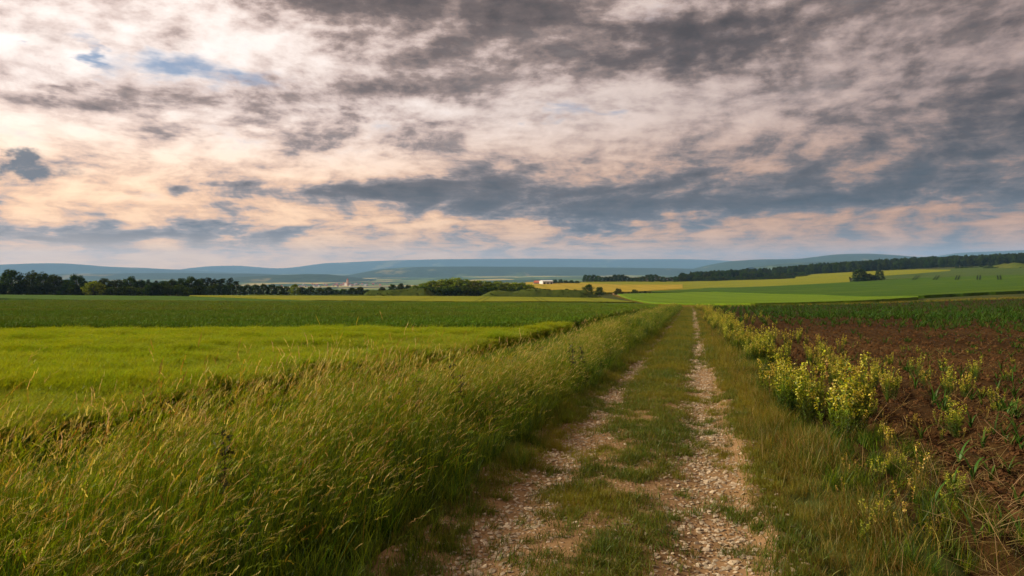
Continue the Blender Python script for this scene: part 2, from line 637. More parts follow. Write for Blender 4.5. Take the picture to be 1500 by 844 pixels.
def _path(n, pos):
    x, y, z = n.sep(pos)
    a, _ = n.noise(pos, 9.0, 6, .7)
    b, _ = n.noise(pos, 1.1, 5, .6)
    vo = n.new('ShaderNodeTexVoronoi', feature='F1'); n.put(vo.inputs['Vector'], pos); vo.inputs['Scale'].default_value = 22.0
    st = n.smooth(vo.outputs['Distance'], .15, .42, 1.0, 0.0)
    cr, _, _ = n.sep(vo.outputs['Color'])
    col = n.mix(a, (.11, .060, .024), (.25, .155, .080))
    col = n.mix(n.smooth(b, .4, .65, 0, .6), col, (.15, .088, .036))
    col = n.mix(n.mul(st, n.smooth(cr, .45, .7)), col, (.34, .25, .165))
    h = n.add(n.mul(a, .5), n.mul(st, .5), n.mul(b, .6))
    return col, h, .9, .03


M_PATH = surf_mat('stony_track', _path)


def _soil(n, pos):
    a, _ = n.noise(pos, 7.0, 7, .7)
    b, _ = n.noise(pos, 0.5, 5, .6)
    c, _ = n.noise(pos, 26.0, 3, .6)
    col = n.mix(n.smooth(a, .3, .7), (.014, .008, .003), (.064, .034, .011))
    col = n.mix(n.smooth(b, .45, .65, 0, .6), col, (.056, .028, .008))
    d_, _ = n.noise(pos, 0.13, 4, .6)
    col = n.mix(n.smooth(d_, .38, .62, .65, 0), col, (.016, .008, .003))
    col = n.mix(n.smooth(c, .66, .74, 0, .5), col, (.20, .12, .06))
    return col, n.add(n.mul(a, .8), n.mul(c, .25)), 1.0, .07


M_SOIL = surf_mat('ploughed_soil', _soil)


def _stone(n, pos):
    oi = n.new('ShaderNodeObjectInfo')
    a, _ = n.noise(pos, 30.0, 5, .65)
    col = n.mix(oi.outputs['Random'], (.20, .165, .115), (.42, .34, .235))
    return n.mix(n.smooth(a, .35, .7, 0, .6), col, (.18, .11, .06)), a, .6, .01


M_STONE = surf_mat('limestone', _stone)


def _clod(n, pos):
    oi = n.new('ShaderNodeObjectInfo')
    a, _ = n.noise(pos, 20.0, 5, .65)
    col = n.mix(oi.outputs['Random'], (.024, .013, .005), (.085, .046, .018))
    return n.mix(a, col, (.07, .03, .012)), a, .8, .02


M_CLOD = surf_mat('soil_clod', _clod)


# ------------------------------------------------------------------ prototypes and scattering
def proto_collection(name, meshes):
    c = bpy.data.collections.new(name)
    for me in meshes:
        c.objects.link(bpy.data.objects.new(me.name, me))
    return c


def scatter(name, coll, x, y, z, scale, rot, tint=None, label=None, cat=None):
    """one object of uncountable growth: a point for each tuft"""
    N = len(x)
    me = bpy.data.meshes.new(name)
    me.vertices.add(N)
    me.vertices.foreach_set('co', np.stack([x, y, z], 1).astype(np.float32).ravel())
    def att(nm, typ, key, arr):
        a = me.attributes.new(nm, typ, 'POINT'); a.data.foreach_set(key, np.ascontiguousarray(arr).ravel())
    sc = np.asarray(scale, np.float32)
    if sc.ndim == 1:
        sc = np.stack([sc, sc, sc], 1)
    att('scl', 'FLOAT_VECTOR', 'vector', sc.astype(np.float32))
    att('rot', 'FLOAT_VECTOR', 'vector', np.asarray(rot, np.float32))
    att('pick', 'INT', 'value', RNG.integers(0, len(coll.objects), N).astype(np.int32))
    att('tint', 'FLOAT', 'value', (np.zeros(N) if tint is None else tint).astype(np.float32))
    ob = bpy.data.objects.new(name, me)
    link(ob)
    ng = bpy.data.node_groups.new(name, 'GeometryNodeTree')
    ng.interface.new_socket('Geometry', in_out='INPUT', socket_type='NodeSocketGeometry')
    ng.interface.new_socket('Geometry', in_out='OUTPUT', socket_type='NodeSocketGeometry')
    nd = ng.nodes
    gi = nd.new('NodeGroupInput'); go = nd.new('NodeGroupOutput')
    ci = nd.new('GeometryNodeCollectionInfo')
    ci.inputs['Collection'].default_value = coll
    ci.inputs['Separate Children'].default_value = True
    ci.inputs['Reset Children'].default_value = True
    ip = nd.new('GeometryNodeInstanceOnPoints')
    ip.inputs['Pick Instance'].default_value = True
    def na(nm, dt):
        q = nd.new('GeometryNodeInputNamedAttribute'); q.data_type = dt; q.inputs['Name'].default_value = nm
        return q.outputs['Attribute']
    L = ng.links.new
    L(gi.outputs[0], ip.inputs['Points'])
    L(ci.outputs[0], ip.inputs['Instance'])
    L(na('pick', 'INT'), ip.inputs['Instance Index'])
    L(na('rot', 'FLOAT_VECTOR'), ip.inputs['Rotation'])
    L(na('scl', 'FLOAT_VECTOR'), ip.inputs['Scale'])
    L(ip.outputs[0], go.inputs[0])
    md = ob.modifiers.new('growth', 'NODES'); md.node_group = ng
    tag(ob, label, cat, None, 'stuff')
    return ob


def rot_rand(N, spread=math.pi, tilt=0.08):
    return np.stack([RNG.normal(0, tilt, N), RNG.normal(0, tilt, N), RNG.uniform(-spread, spread, N)], 1)


def strip_points(dens, y0, y1, o0, o1, umin=-0.95, umax=0.95):
    """points between two lines along the track; dens(y) per square metre"""
    ys = np.arange(y0, y1, 0.5)
    wid = o1 - o0
    cnt = RNG.poisson(np.array([dens(v + .25) for v in ys]) * 0.5 * wid)
    y = np.repeat(ys, cnt) + RNG.random(cnt.sum()) * 0.5
    o = o0 + RNG.random(len(y)) * wid
    x = path_x(y) + 0.6 + o
    k = (x / np.maximum(y, .5) > umin) & (x / np.maximum(y, .5) < umax) | (y < 4)
    return x[k], y[k], o[k]


# tall verge grass
TAN = (.44, .33, .12); STRAW = (.27, .21, .025)
GRN = (.052, .100, .005); LIME = (.145, .195, .007); DGRN = (.022, .048, .005); RUST = (.22, .11, .018)


def tall_tuft(i, seed_frac, dryness):
    random.seed(100 + i)
    b = MB()
    for k in range(66):                                   # leaves
        r = abs(random.gauss(0, .12)); a = random.uniform(0, 6.28)
        p = (r * math.cos(a), r * math.sin(a), -0.02)
        c = vary(random.choice((GRN, LIME, LIME, DGRN, GRN)), .3)
        b.blade(p, random.gauss(0.1, 1.4), random.uniform(.22, .60), random.uniform(.0035, .008), abs(random.gauss(.08, .10)),
                random.uniform(.1, .9), c, vary(c, .2), 4, twist=random.uniform(-1.2, 1.2))
    heads = (TAN, TAN, STRAW, LIME) if i % 3 == 0 else (TAN, LIME, LIME, LIME) if i % 3 == 1 else (RUST, STRAW, LIME, LIME)
    for k in range(int(19 * seed_frac)):                  # flowering stems
        r = abs(random.gauss(0, .13)); a = random.uniform(0, 6.28)
        p = (r * math.cos(a), r * math.sin(a), -0.02)
        az = random.gauss(0.0, .7)
        h = random.uniform(.50, .92) if random.random() < .85 else random.uniform(.95, 1.15)
        cs = vary(random.choice((LIME, LIME, GRN, STRAW) if random.random() < dryness else (GRN, LIME)), .2)
        hc = vary(random.choice(heads), .25)
        tip, ang = b.blade(p, az, h, .0032, random.uniform(.0, .16), random.uniform(.05, .35), cs, cs, 4, tip=.7, twist=random.uniform(-1.5, 1.5))
        L = random.uniform(.09, .17)
        kind = random.random()
        x, y, z = tip
        m = 12 if kind < .6 else 5
        for q in range(m):                                # drooping panicle or narrow spike
            t = q / m
            s = L * t
            px = x + math.cos(az) * math.sin(ang) * s; py = y + math.sin(az) * math.sin(ang) * s; pz = z + math.cos(ang) * s
            if kind < .6:
                b.blade((px, py, pz), az + random.uniform(-1.4, 1.4), random.uniform(.020, .055) * (1.1 - t * .5), .0034, ang + random.uniform(-.2, .9),
                        random.uniform(.2, .9), hc, hc, 1, tip=.4, twist=random.uniform(-2, 2))
            else:
                b.blade((px, py, pz), az + random.uniform(-.5, .5), L * .3, .007, ang + random.uniform(-.15, .15), .05, hc, hc, 1, tip=.6, twist=random.uniform(-2, 2))
            ang += .05
    return b.me('grass_tuft', M_GRASS)


def short_tuft(i, h, n, cols, w=.005, rad=.09, bend=1.2):
    random.seed(300 + i)
    b = MB()
    for k in range(n):
        r = abs(random.gauss(0, rad)); a = random.uniform(0, 6.28)
        c = vary(random.choice(cols), .3)
        b.blade((r * math.cos(a), r * math.sin(a), -.01), random.uniform(0, 6.28), random.uniform(.4, 1.1) * h, random.uniform(.6, 1.3) * w,
                abs(random.gauss(.25, .3)), random.uniform(.1, bend), c, vary(c, .2), 3, twist=random.uniform(-1.2, 1.2))
    return b.me('grass_tuft', M_GRASS)


C_TALL = proto_collection('tall_grass_tufts', [tall_tuft(i, (1.0, .8, 1.1, .9, .6, 1.2, .35, .9)[i], .6) for i in range(8)])
C_LEAFY = proto_collection('leafy_grass_tufts', [short_tuft(i, .42, 80, (GRN, DGRN, DGRN, LIME), .007, .12) for i in range(5)])
C_SHORT = proto_collection('short_turf_tufts', [short_tuft(20 + i, .095, 60, ((.07, .10, .012), (.05, .085, .010), (.10, .12, .016), (.12, .10, .02)), .005, .07, 1.6) for i in range(5)])
C_MID = proto_collection('roadside_grass_tufts', [short_tuft(40 + i, .26, 70, ((.07, .092, .008), (.11, .095, .012), (.035, .062, .005), (.17, .10, .015), (.27, .20, .06), (.05, .085, .006)), .0045, .12) for i in range(6)])


# ------------------------------------------------------------------ ground sheet
def build_ground():
    angs = np.concatenate([np.radians(np.linspace(-62, 62, 380)), np.radians(np.linspace(66, 294, 40))])
    rs = np.concatenate([[0.05], np.exp(np.linspace(math.log(0.6), math.log(20800), 620))])
    A, Rr = np.meshgrid(angs, rs)
    X = Rr * np.sin(A); Y = Rr * np.cos(A) - 6.0
    Z = ground_z(X, Y)
    o = offs(X, Y)
    Z -= 0.13 * sstep(-2.35, -1.9, o) * sstep(1.05, .7, o) * (Y < 470) * (Y > -30)
    Z -= 0.20 * sstep(1.65, 1.95, o) * sstep(150, 120, Y) * (Y > -20)
    f = grid_faces(len(rs), len(angs), True)
    me = mesh('ground', np.stack([X, Y, Z], -1).reshape(-1, 3), f, M_UNDER, True)
    return tag(link(bpy.data.objects.new('ground', me)), 'rolling open farmland falling away to a wide valley', 'ground', kind='structure')


build_ground()


def path_profile(o, y, x):
    """ruts, crown and shoulders of the track"""
    near = sstep(120, 30, y)
    rut = np.exp(-((o + 1.42) / .30) ** 2) + np.exp(-((o - .12) / .34) ** 2)
    z = -0.05 * rut + 0.02 * np.exp(-((o + .65) / .4) ** 2)
    z = z + 0.07 * sstep(.42, .62, o + .12 * fbm(x, y, 1.3, 3)) + .05 * sstep(-1.8, -2.1, o)
    return z + near * (.035 * fbm(x, y, 2.2, 4) + .022 * fbm(x, y, 9.0, 3))


def track_z(x, y):
    x = np.asarray(x, float); y = np.asarray(y, float)
    o = offs(x, y)
    z = base_z(x, y) + path_profile(o, y, x) + .0012 * np.maximum(y - 40, 0) + .02
    return z


def top_z(x, y):
    """walking surface: track, ground"""
    o = offs(x, y)
    inside = (o > -2.2) & (o < .9)
    return np.where(inside, track_z(x, y), ground_z(x, y))


def build_path():
    ys = np.exp(np.linspace(math.log(7), math.log(476), 640)) - 6.0
    os_ = np.linspace(-2.5, 1.2, 130)
    O, Y = np.meshgrid(os_, ys)
    X = path_x(Y) + .6 + O
    On = O + .45 * fbm(X, Y, 1.6, 4)
    Z = track_z(X, Y) - .24 * sstep(-2.0, -2.4, On) * (O < 0) - .24 * sstep(.62, .95, On) * (O > 0) - .2 * (O > 1.15) - .2 * (O < -2.45)
    me = mesh('path', np.stack([X, Y, Z], -1).reshape(-1, 3), grid_faces(len(ys), len(os_)), M_PATH, True)
    return tag(link(bpy.data.objects.new('path', me)), 'straight stony farm track with two pale wheel ruts', 'path', kind='structure')


PATH = build_path()


def soil_z(x, y):
    """ploughed field: fine drill rows, a few deeper furrows, lumps"""
    x = np.asarray(x, float); y = np.asarray(y, float)
    o = offs(x, y)
    q = (x - .335 * y) * .948 + .25 * fbm(x, y, .25, 3)
    near = sstep(60, 25, y)
    z = base_z(x, y) + .05 + near * (.042 * np.sin(q * 2 * math.pi / .38) + .030 * np.sin(q * 2 * math.pi / 1.5 + .7))
    z = z + sstep(140, 40, y) * (.10 * fbm(x, y, 1.1, 4) + .045 * fbm(x, y, 5.5, 3))
    return z + .0010 * np.maximum(y - 40, 0) - .35 * sstep(1.9, 1.35, o)


def build_soil():
    ys = np.exp(np.linspace(math.log(7.5), math.log(160), 430)) - 6.0
    ws = np.linspace(0, 1, 400) ** 1.35
    W, Y = np.meshgrid(ws, ys)
    O = 1.3 + W * (6 + 1.05 * np.maximum(Y, 0))
    X = path_x(Y) + .6 + O
    Z = soil_z(X, Y)
    Z[-6:] -= np.linspace(0, .5, 6)[:, None]
    me = mesh('ploughed_field', np.stack([X, Y, Z], -1).reshape(-1, 3), grid_faces(len(ys), len(ws)), M_SOIL, True)
    return tag(link(bpy.data.objects.new('ploughed_field', me)), 'bare reddish brown field with young maize, beside the track', 'field', kind='structure')


build_soil()


# ------------------------------------------------------------------ field sheets beyond
def field(name, near, far, h, mat, label, ncol=70, nrow=26, ymin=2.0, world=False):
    """a standing crop: a raised sheet with sides, between a near and a far boundary (photo pixels on the ground)"""
    def line(pl):
        pts = np.array(pl if world else [at(a, b, ymin) for a, b in pl])
        d = np.concatenate([[0], np.cumsum(np.hypot(*np.diff(np.array(pl, float), axis=0).T))])
        t = np.linspace(0, d[-1], ncol)
        return np.interp(t, d, pts[:, 0]), np.interp(t, d, pts[:, 1])
    nx, ny = line(near); fx, fy = line(far)
    jit = lambda x_, y_: .010 * y_ * fbm(x_, y_, 8.0 / max(20.0, float(np.mean(y_)) * .12), 3)
    ny = ny + jit(nx, ny); fy = fy + jit(fx, fy) * 1.5
    k = np.linspace(0, 1, nrow)[:, None] ** 1.4
    X = nx * (1 - k) + fx * k; Y = ny * (1 - k) + fy * k
    hh = h + .0012 * Y + h * .25 * fbm(X, Y, .35, 3)
    Z = base_z(X, Y) + hh
    # skirts
    def ring(a): return np.pad(a, 1, 'edge')
    X, Y, Z = ring(X), ring(Y), ring(Z)
    G = base_z(X, Y) - .4
    Z[0], Z[-1], Z[:, 0], Z[:, -1] = G[0], G[-1], G[:, 0], G[:, -1]
    me = mesh(name, np.stack([X, Y, Z], -1).reshape(-1, 3), grid_faces(*X.shape), mat, False)
    return tag(link(bpy.data.objects.new(name, me)), label, 'field', kind='structure')


CM_DARK = crop_mat('dark_green_crop', (.020, .044, .005), (.034, .064, .007), streak=(.05, .5), bump=1.0)
CM_MID = crop_mat('mid_green_crop', (.036, .078, .006), (.060, .108, .008), (.085, .115, .009), streak=(.01, .12))
CM_GREEN = crop_mat('fresh_green_crop', (.040, .085, .008), (.065, .12, .010), streak=(.02, .3))
CM_LIME = crop_mat('light_green_crop', (.085, .15, .008), (.13, .19, .010), streak=(.01, .12))
CM_YEL = crop_mat('ripening_yellow_crop', (.14, .16, .010), (.21, .195, .012), (.09, .135, .010), streak=(.01, .12))
CM_GOLD = crop_mat('golden_stubble', (.26, .20, .018), (.36, .25, .03), (.14, .16, .014), streak=(.006, .05))
CM_MEAD = crop_mat('grey_green_meadow', (.045, .075, .016), (.07, .10, .02), streak=(.01, .1))
CM_ROUGH = crop_mat('rough_grass_bank', (.035, .055, .008), (.075, .092, .012), (.11, .10, .02), streak=(.3, .3), lines=0.0)

field('crop_field', [(-420, 441), (0, 440), (250, 446), (450, 453), (700, 456), (935, 456.5)], [(-420, 434.8), (0, 434.6), (250, 436.5), (450, 444), (700, 446.5), (935, 447.5)], .5, CM_GREEN,
      'fresh green strip of crop beyond the dark tall crop')
field('crop_field', [(278, 436.4), (450, 443.5), (700, 445.8), (930, 446)], [(278, 435.8), (450, 435.8), (700, 437), (880, 439)], .6, CM_YEL,
      'narrow yellow ripening strip in front of the grassy mounds')
field('crop_field', [(960, 447.5), (1020, 449), (1100, 449), (1260, 444.8), (1345, 439.6)], [(905, 433), (1020, 430), (1040, 430), (1200, 434.5), (1345, 438.2)], .6, CM_LIME,
      'bright light green field past the end of the track')
field('crop_field', [(955, 431), (1040, 429.6), (1200, 434), (1345, 437.8), (1500, 430.5), (1800, 422)], [(955, 429.5), (1040, 424), (1200, 418), (1345, 409.5), (1500, 405), (1800, 398)], .7, CM_MID,
      'mid green wheat field on the right slope with tractor lines', ncol=90)
field('crop_field', [(870, 432), (950, 429), (1040, 423.6), (1245, 416)], [(850, 415), (950, 414), (1040, 412.5), (1245, 407)], .5, CM_YEL,
      'olive yellow field below the far woods')
field('crop_field', [(770, 432), (850, 431), (905, 431), (1000, 425)], [(770, 415.5), (850, 417), (905, 419), (1000, 419)], .75, CM_GOLD,
      'golden slope behind the grassy mound and the small white building', ymin=310)
field('crop_field', [(1165, 410), (1300, 405.5), (1345, 402.5), (1392, 398.5)], [(1165, 405), (1300, 398), (1345, 396.5), (1392, 397)], .5, CM_YEL,
      'yellow wedge of crop below the dark forest')
field('crop_field', [(1245, 413.5), (1345, 409), (1500, 404.5), (1800, 397)], [(1290, 404), (1380, 396), (1480, 389), (1800, 384)], .45, CM_MEAD,
      'grey green meadow rising to the forest on the right')


MOUND_PTS = []


def mound(name, px0, px1, Y, h, depth, label, sk=0.0):
    """grassy earth bank: flat-topped with steep ends"""
    x0, x1 = (px0 - 750) / FPX * Y, (px1 - 750) / FPX * Y
    nx, nd = 90, 30
    U, V = np.meshgrid(np.linspace(-1, 1, nx), np.linspace(-1, 1, nd))
    X = (x0 + x1) / 2 + U * (x1 - x0) / 2
    Y_ = Y + V * depth
    prof = sstep(1.0, .62, np.abs(U)) * sstep(1.0, .25, np.abs(V)) * (1 + sk * U)
    Z = base_z(X, Y_) - .3 + (h + .3) * prof * (.85 + .9 * fbm(X, Y_, .06, 3)) + .6 * fbm(X, Y_, .35, 4) * (prof > .02)
    kk = np.nonzero(prof.ravel() > .12)[0]
    MOUND_PTS.append(np.stack([X.ravel()[kk], Y_.ravel()[kk], Z.ravel()[kk]], 1))
    me = mesh(name, np.stack([X, Y_, Z], -1).reshape(-1, 3), grid_faces(nd, nx), CM_ROUGH, True)
    return tag(link(bpy.data.objects.new(name, me)), label, 'mound', kind='structure')


mound('grassy_mound', 525, 645, 330, 4.6, 14, 'long flat grass bank left of the lit tree clump')
mound('grassy_mound', 690, 892, 318, 4.8, 13, 'long rounded grass bank right of the lit tree clump', -.12)
mound('grassy_mound', 280, 960 - 70, 312, 1.3, 5, 'low rough grass balk behind the yellow strip')
mound('grassy_mound', 1455, 1620, 820, 9.0, 40, 'small dry slope with bushes at the forest edge')


M_GAP = crop_mat('bare_wheel_gap', (.008, .014, .003), (.012, .018, .004))


# tractor lines in the dark field on the right
def tramline(px0, py0, px1, py1, first):
    (xa, ya), (xb, yb) = at(px0, py0), at(px1, py1)
    d = Vector((xb - xa, yb - ya)); nrm = Vector((-d.y, d.x)).normalized() * .30
    n = 14
    v = []
    for k in range(n):
        t = k / (n - 1)
        x, y = xa + (xb - xa) * t, ya + (yb - ya) * t
        zz = float(base_z(np.array([x]), np.array([y]))[0]) + .45 + .0012 * y + .5
        v += [(x - nrm.x, y - nrm.y, zz), (x + nrm.x, y + nrm.y, zz)]
    f = [(2 * k, 2 * k + 1, 2 * k + 3, 2 * k + 2) for k in range(n - 1)]
    me = mesh('tramline', v, f, M_GAP)
    tag(link(bpy.data.objects.new('tramline', me)), 'dark wheel line left by a tractor in the green wheat', 'tramline', 'tractor lines in the wheat', 'structure')


for k, (a, b) in enumerate(((1336, 1343), (1367, 1372), (1399, 1402), (1431, 1432), (1462, 1461))):
    tramline(a, 413, b, 406, True); tramline(a + 4, 413, b + 4, 406, True)


# ------------------------------------------------------------------ barley and the dark crop
def barley_patch(i):
    random.seed(500 + i)
    b = MB()
    for k in range(130):
        p = (random.uniform(-.24, .24), random.uniform(-.24, .24), -.02)
        h = random.gauss(.70, .05)
        az = random.gauss(-.3, 1.0)
        c = vary((.050, .105, .006), .2); c2 = vary((.105, .165, .008), .18)
        tip, ang = b.blade(p, az, h, .0045, random.uniform(0, .12), random.uniform(0, .25), c, c2, 2, tip=.7, twist=random.uniform(-1.5, 1.5))
        for q in range(2):
            t = random.uniform(.25, .8)
            b.blade((p[0], p[1], h * t), random.uniform(0, 6.28), random.uniform(.14, .24), .009, random.uniform(.2, .7), random.uniform(.5, 1.4), c, c, 2)
        hc = vary((.15, .205, .012), .15)
        for q in range(2):
            b.blade(tip, az + q * 1.6, .075, .011, ang + .15, .5, hc, hc, 2, tip=.5, twist=q * 1.57)
        for q in range(5):
            b.blade((tip[0], tip[1], tip[2] + .02), az + random.uniform(-.9, .9), random.uniform(.12, .17), .0022, ang + random.uniform(-.1, .5), .2, (.20, .24, .018), (.25, .28, .03), 1, tip=.2, twist=random.uniform(-2, 2))
    return b.me('barley_patch', M_BARLEY)


def crop_patch(i):
    random.seed(600 + i)
    b = MB()
    for k in range(90):
        p = (random.uniform(-.42, .42), random.uniform(-.42, .42), 0)
        h = random.gauss(.95, .09)
        az = random.uniform(0, 6.28)
        c = vary((.014, .034, .003), .3); c2 = vary((.075, .140, .008), .25)  # feet darkened, tops lightened: shade of the front edge painted into the stalks
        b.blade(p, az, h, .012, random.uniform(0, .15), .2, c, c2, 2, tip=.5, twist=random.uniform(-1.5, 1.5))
        for q in range(6):
            t = random.uniform(.2, 1.0)
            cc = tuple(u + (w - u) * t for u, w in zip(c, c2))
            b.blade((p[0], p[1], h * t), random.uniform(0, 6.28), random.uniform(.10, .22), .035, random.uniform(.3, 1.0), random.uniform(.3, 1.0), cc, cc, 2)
    return b.me('crop_patch', M_CROP)


C_BARLEY = proto_collection('barley_patches', [barley_patch(i) for i in range(5)])
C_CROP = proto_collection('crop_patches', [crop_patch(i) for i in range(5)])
BARLEY_O = -9.8          # edge of the barley, metres left of the track
FRONT = 37.0             # distance of the front of the dark crop


def crop_front(x):
    return FRONT + .02 * x + .5 * fbm(x, 0 * x, .3, 2)


def build_barley():
    N = 60000
    u = RNG.uniform(-1.0, .22, N)
    y = 3.0 + (FRONT + 2 - 3.0) * np.sqrt(RNG.random(N))
    x = u * y
    o = offs(x, y)
    edge = BARLEY_O + .25 * fbm(x, y, .5, 3) + 3.2 * sstep(18, 37, y)
    k = (o < edge) & (y < crop_front(x) - .9) & (RNG.random(N) < np.clip(14.0 / (y + 4), .30, 1.0) * 1.0)
    x, y, o = x[k], y[k], o[k]
    w = .7 * fbm(x * .16, y * 1.0, .8, 3) + .5 * fbm(x * .3, y * 1.3, 2.0, 2)
    sc = .66 + .70 * w + RNG.normal(0, .03, len(x))
    hs = np.clip((y + 4) / 14.0, 1.0, 2.2) ** .5
    tint = np.clip(.36 + 3.2 * w + .1 * RNG.normal(0, 1, len(x)), 0, 1)
    scatter('barley', C_BARLEY, x, y, ground_z(x, y), np.stack([hs, hs, sc], 1), rot_rand(len(x), 1.1, .05), tint,
            'bright yellow green barley standing left of the grass verge', 'barley')


build_barley()


def build_dark_crop():
    N = 30000
    y = np.exp(RNG.uniform(math.log(FRONT - 1), math.log(190), N))
    u = RNG.uniform(-1.0, .3, N)
    x = u * y
    o = offs(x, y)
    edge = -7.6 + .5 * fbm(x, y, .15, 3)
    k = (o < edge) & (y > crop_front(x))
    x, y = x[k], y[k]
    # extra along the front and the side edge
    xe = RNG.uniform(-38, 4.5, 900); ye = crop_front(xe) + RNG.uniform(0, 1.0, 900)
    ke = offs(xe, ye) < -7.6
    ys = np.exp(RNG.uniform(math.log(FRONT), math.log(140), 500)); xs = path_x(ys) + .6 - 7.7 - RNG.random(500) * .8
    x = np.concatenate([x, xe[ke], xs]); y = np.concatenate([y, ye[ke], ys])
    s = np.clip(y / 55, 1, 2.6)
    w = fbm(x * .25, y, .12, 3)
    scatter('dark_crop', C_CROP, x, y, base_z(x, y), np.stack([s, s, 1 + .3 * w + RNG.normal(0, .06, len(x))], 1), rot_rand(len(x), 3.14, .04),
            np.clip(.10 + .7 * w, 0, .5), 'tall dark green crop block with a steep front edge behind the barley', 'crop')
    # closed canopy underneath
    X = np.linspace(-1.02, .27, 90)
    ny = [(v * 40.0, float(crop_front(np.array([v * 40.0]))[0]) + .8) for v in X if v * 40 < path_x(40.0) - 7.6]
    fy = 205.0
    fx_end = float(path_x(fy)) - 7.6
    farl = [(-1.02 * fy + (fx_end + 1.02 * fy) * k / 30, fy) for k in range(31)]
    field('crop_field', ny, farl, .42, CM_DARK, 'close canopy of the tall dark crop behind the barley', ncol=110, nrow=60, world=True)


build_dark_crop()


# ------------------------------------------------------------------ verge grass
def build_verge():
    x, y, o = strip_points(lambda v: 42 if v < 9 else 42 * (9 / v) ** .75, 1.6, 150, -5.0, -2.15)
    hh = .44 + .18 * sstep(-2.2, -3.6, o) * (1 + 2.2 * fbm(x, y, .35, 3)) + .13 * np.abs(RNG.normal(0, 1, len(x))) * sstep(-2.2, -3.2, o)
    hh = hh * (1 - .30 * sstep(-4.4, -5.3, o) - .12 * sstep(6, 16, y))
    out = -5.0 + 1.25 * sstep(5.5, 14, y) + .5 * fbm(x, y, .5, 2)
    keep = (o > out) & (RNG.random(len(x)) < .35 + .65 * sstep(-2.1, -2.9, o))
    x, y, o, hh = x[keep], y[keep], o[keep], hh[keep]
    s = np.clip(y / 16, 1, 1.5) ** .6
    tint = np.clip(-.10 + 1.2 * fbm(x, y, .22, 3) + .6 * fbm(x, y, 1.4, 2), 0, .40)
    scatter('tall_grass', C_TALL, x, y, ground_z(x, y), np.stack([s, s, hh], 1), rot_rand(len(x), .8, .07), tint,
            'tall seeding grass on the verge left of the track', 'grass')
    # leafy foot of the verge
    x, y, o = strip_points(lambda v: 34 if v < 9 else 34 * (9 / v) ** .8, 1.6, 150, -3.5, -1.68)
    keep = RNG.random(len(x)) < .35 + .65 * sstep(-1.70, -2.1, o)
    x, y, o = x[keep], y[keep], o[keep]
    s = (.5 + .7 * sstep(-1.8, -2.6, o)) * (1 + .8 * fbm(x, y, 1.2, 2)) * np.clip(y / 20, 1, 1.6)
    scatter('leafy_grass', C_LEAFY, x, y, top_z(x, y), s, rot_rand(len(x)), np.clip(.9 * fbm(x, y, .9, 2), 0, .5),
            'dark leafy grass at the foot of the left verge', 'grass')
    # mown strip between verge and crops
    x, y, o = strip_points(lambda v: 10 if v < 20 else 10 * (20 / v) ** .7, 5, 150, -9.5, -5.2)
    s = np.clip(y / 25, 1, 2) * RNG.uniform(.5, .85, len(x))
    scatter('strip_grass', C_LEAFY, x, y, ground_z(x, y), s, rot_rand(len(x)), None, 'short fresh green grass strip beside the barley edge', 'grass')


build_verge()


def build_track_grass():
    # crown of the track: patchy low turf
    x, y, o = strip_points(lambda v: 210 if v < 10 else 210 * (10 / v) ** .95, 1.6, 140, -2.5, .75)
    p = .8 * fbm(x, y, 1.5, 4) + .65 * fbm(x, y, 4.5, 3) * sstep(30, 9, y)
    mid = np.exp(-((o + .64) / .50) ** 4)
    rim = sstep(-1.50, -1.75, o) + sstep(.44, .70, o)
    prob = np.clip((p * 4.2 + 1.05 + .45 * sstep(8, 40, y)) * mid + (p * 2.5 + .80) * rim + np.maximum(p * 4.0 - .22, 0), 0, 1)
    k = RNG.random(len(x)) < prob
    x, y, o = x[k], y[k], o[k]
    s = RNG.uniform(.55, 1.35, len(x)) * np.clip(y / 12, 1, 1.8)
    scatter('track_turf', C_SHORT, x, y, np.where(o < -2.05, np.maximum(ground_z(x, y), track_z(x, y) - .2), track_z(x, y)) - .003, s, rot_rand(len(x), 3.14, .15), np.clip(.25 + 1.3 * fbm(x, y, 1.1, 2), 0, .8),
            'patchy low turf along the crown of the track', 'grass')
    # right verge
    x, y, o = strip_points(lambda v: 78 if v < 9 else 78 * (9 / v) ** .85, 1.6, 145, .42, 2.2)
    k = RNG.random(len(x)) < (.06 + .94 * sstep(.50, .95, o + .5 * fbm(x, y, 1.6, 4))) * (1 - .97 * sstep(1.0, 1.65, o))
    x, y, o = x[k], y[k], o[k]
    s = (.42 + .62 * sstep(.65, 1.4, o)) * (1 + 1.3 * fbm(x, y, .9, 3)) * RNG.uniform(.6, 1.25, len(x)) * np.clip(y / 15, 1, 1.6)
    tint = np.clip(.10 + 1.9 * fbm(x, y, .7, 3) + .9 * fbm(x, y, 3.0, 2) + .40 * sstep(1.2, .7, o), 0, .9)
    scatter('roadside_grass', C_MID, x, y, np.where(o < 1.75, top_z(x, y), soil_z(x, y)), s, rot_rand(len(x)), tint, 'low rusty green grass on the verge right of the track', 'grass')
    x, y, o = strip_points(lambda v: 16 if v < 12 else 16 * (12 / v) ** .9, 1.6, 145, 1.2, 2.4)
    scatter('roadside_herbs', C_LEAFY, x, y, np.where(o < 1.75, ground_z(x, y), soil_z(x, y)), RNG.uniform(.35, .7, len(x)) * np.clip(y / 15, 1, 1.5), rot_rand(len(x)), None,
            'dark green leafy herbs among the grass right of the track', 'grass')
    # rough grass on the crest and round the far bend
    x, y, o = strip_points(lambda v: 1.6, 130, 420, -5, 3.2)
    k = (np.abs(o + .6) > 1.3)
    x, y = x[k], y[k]
    scatter('crest_grass', C_MID, x, y, ground_z(x, y), RNG.uniform(1.6, 2.6, len(x)), rot_rand(len(x)), np.full(len(x), .5),
            'rough dry grass along the track beyond the crest', 'grass')


build_track_grass()


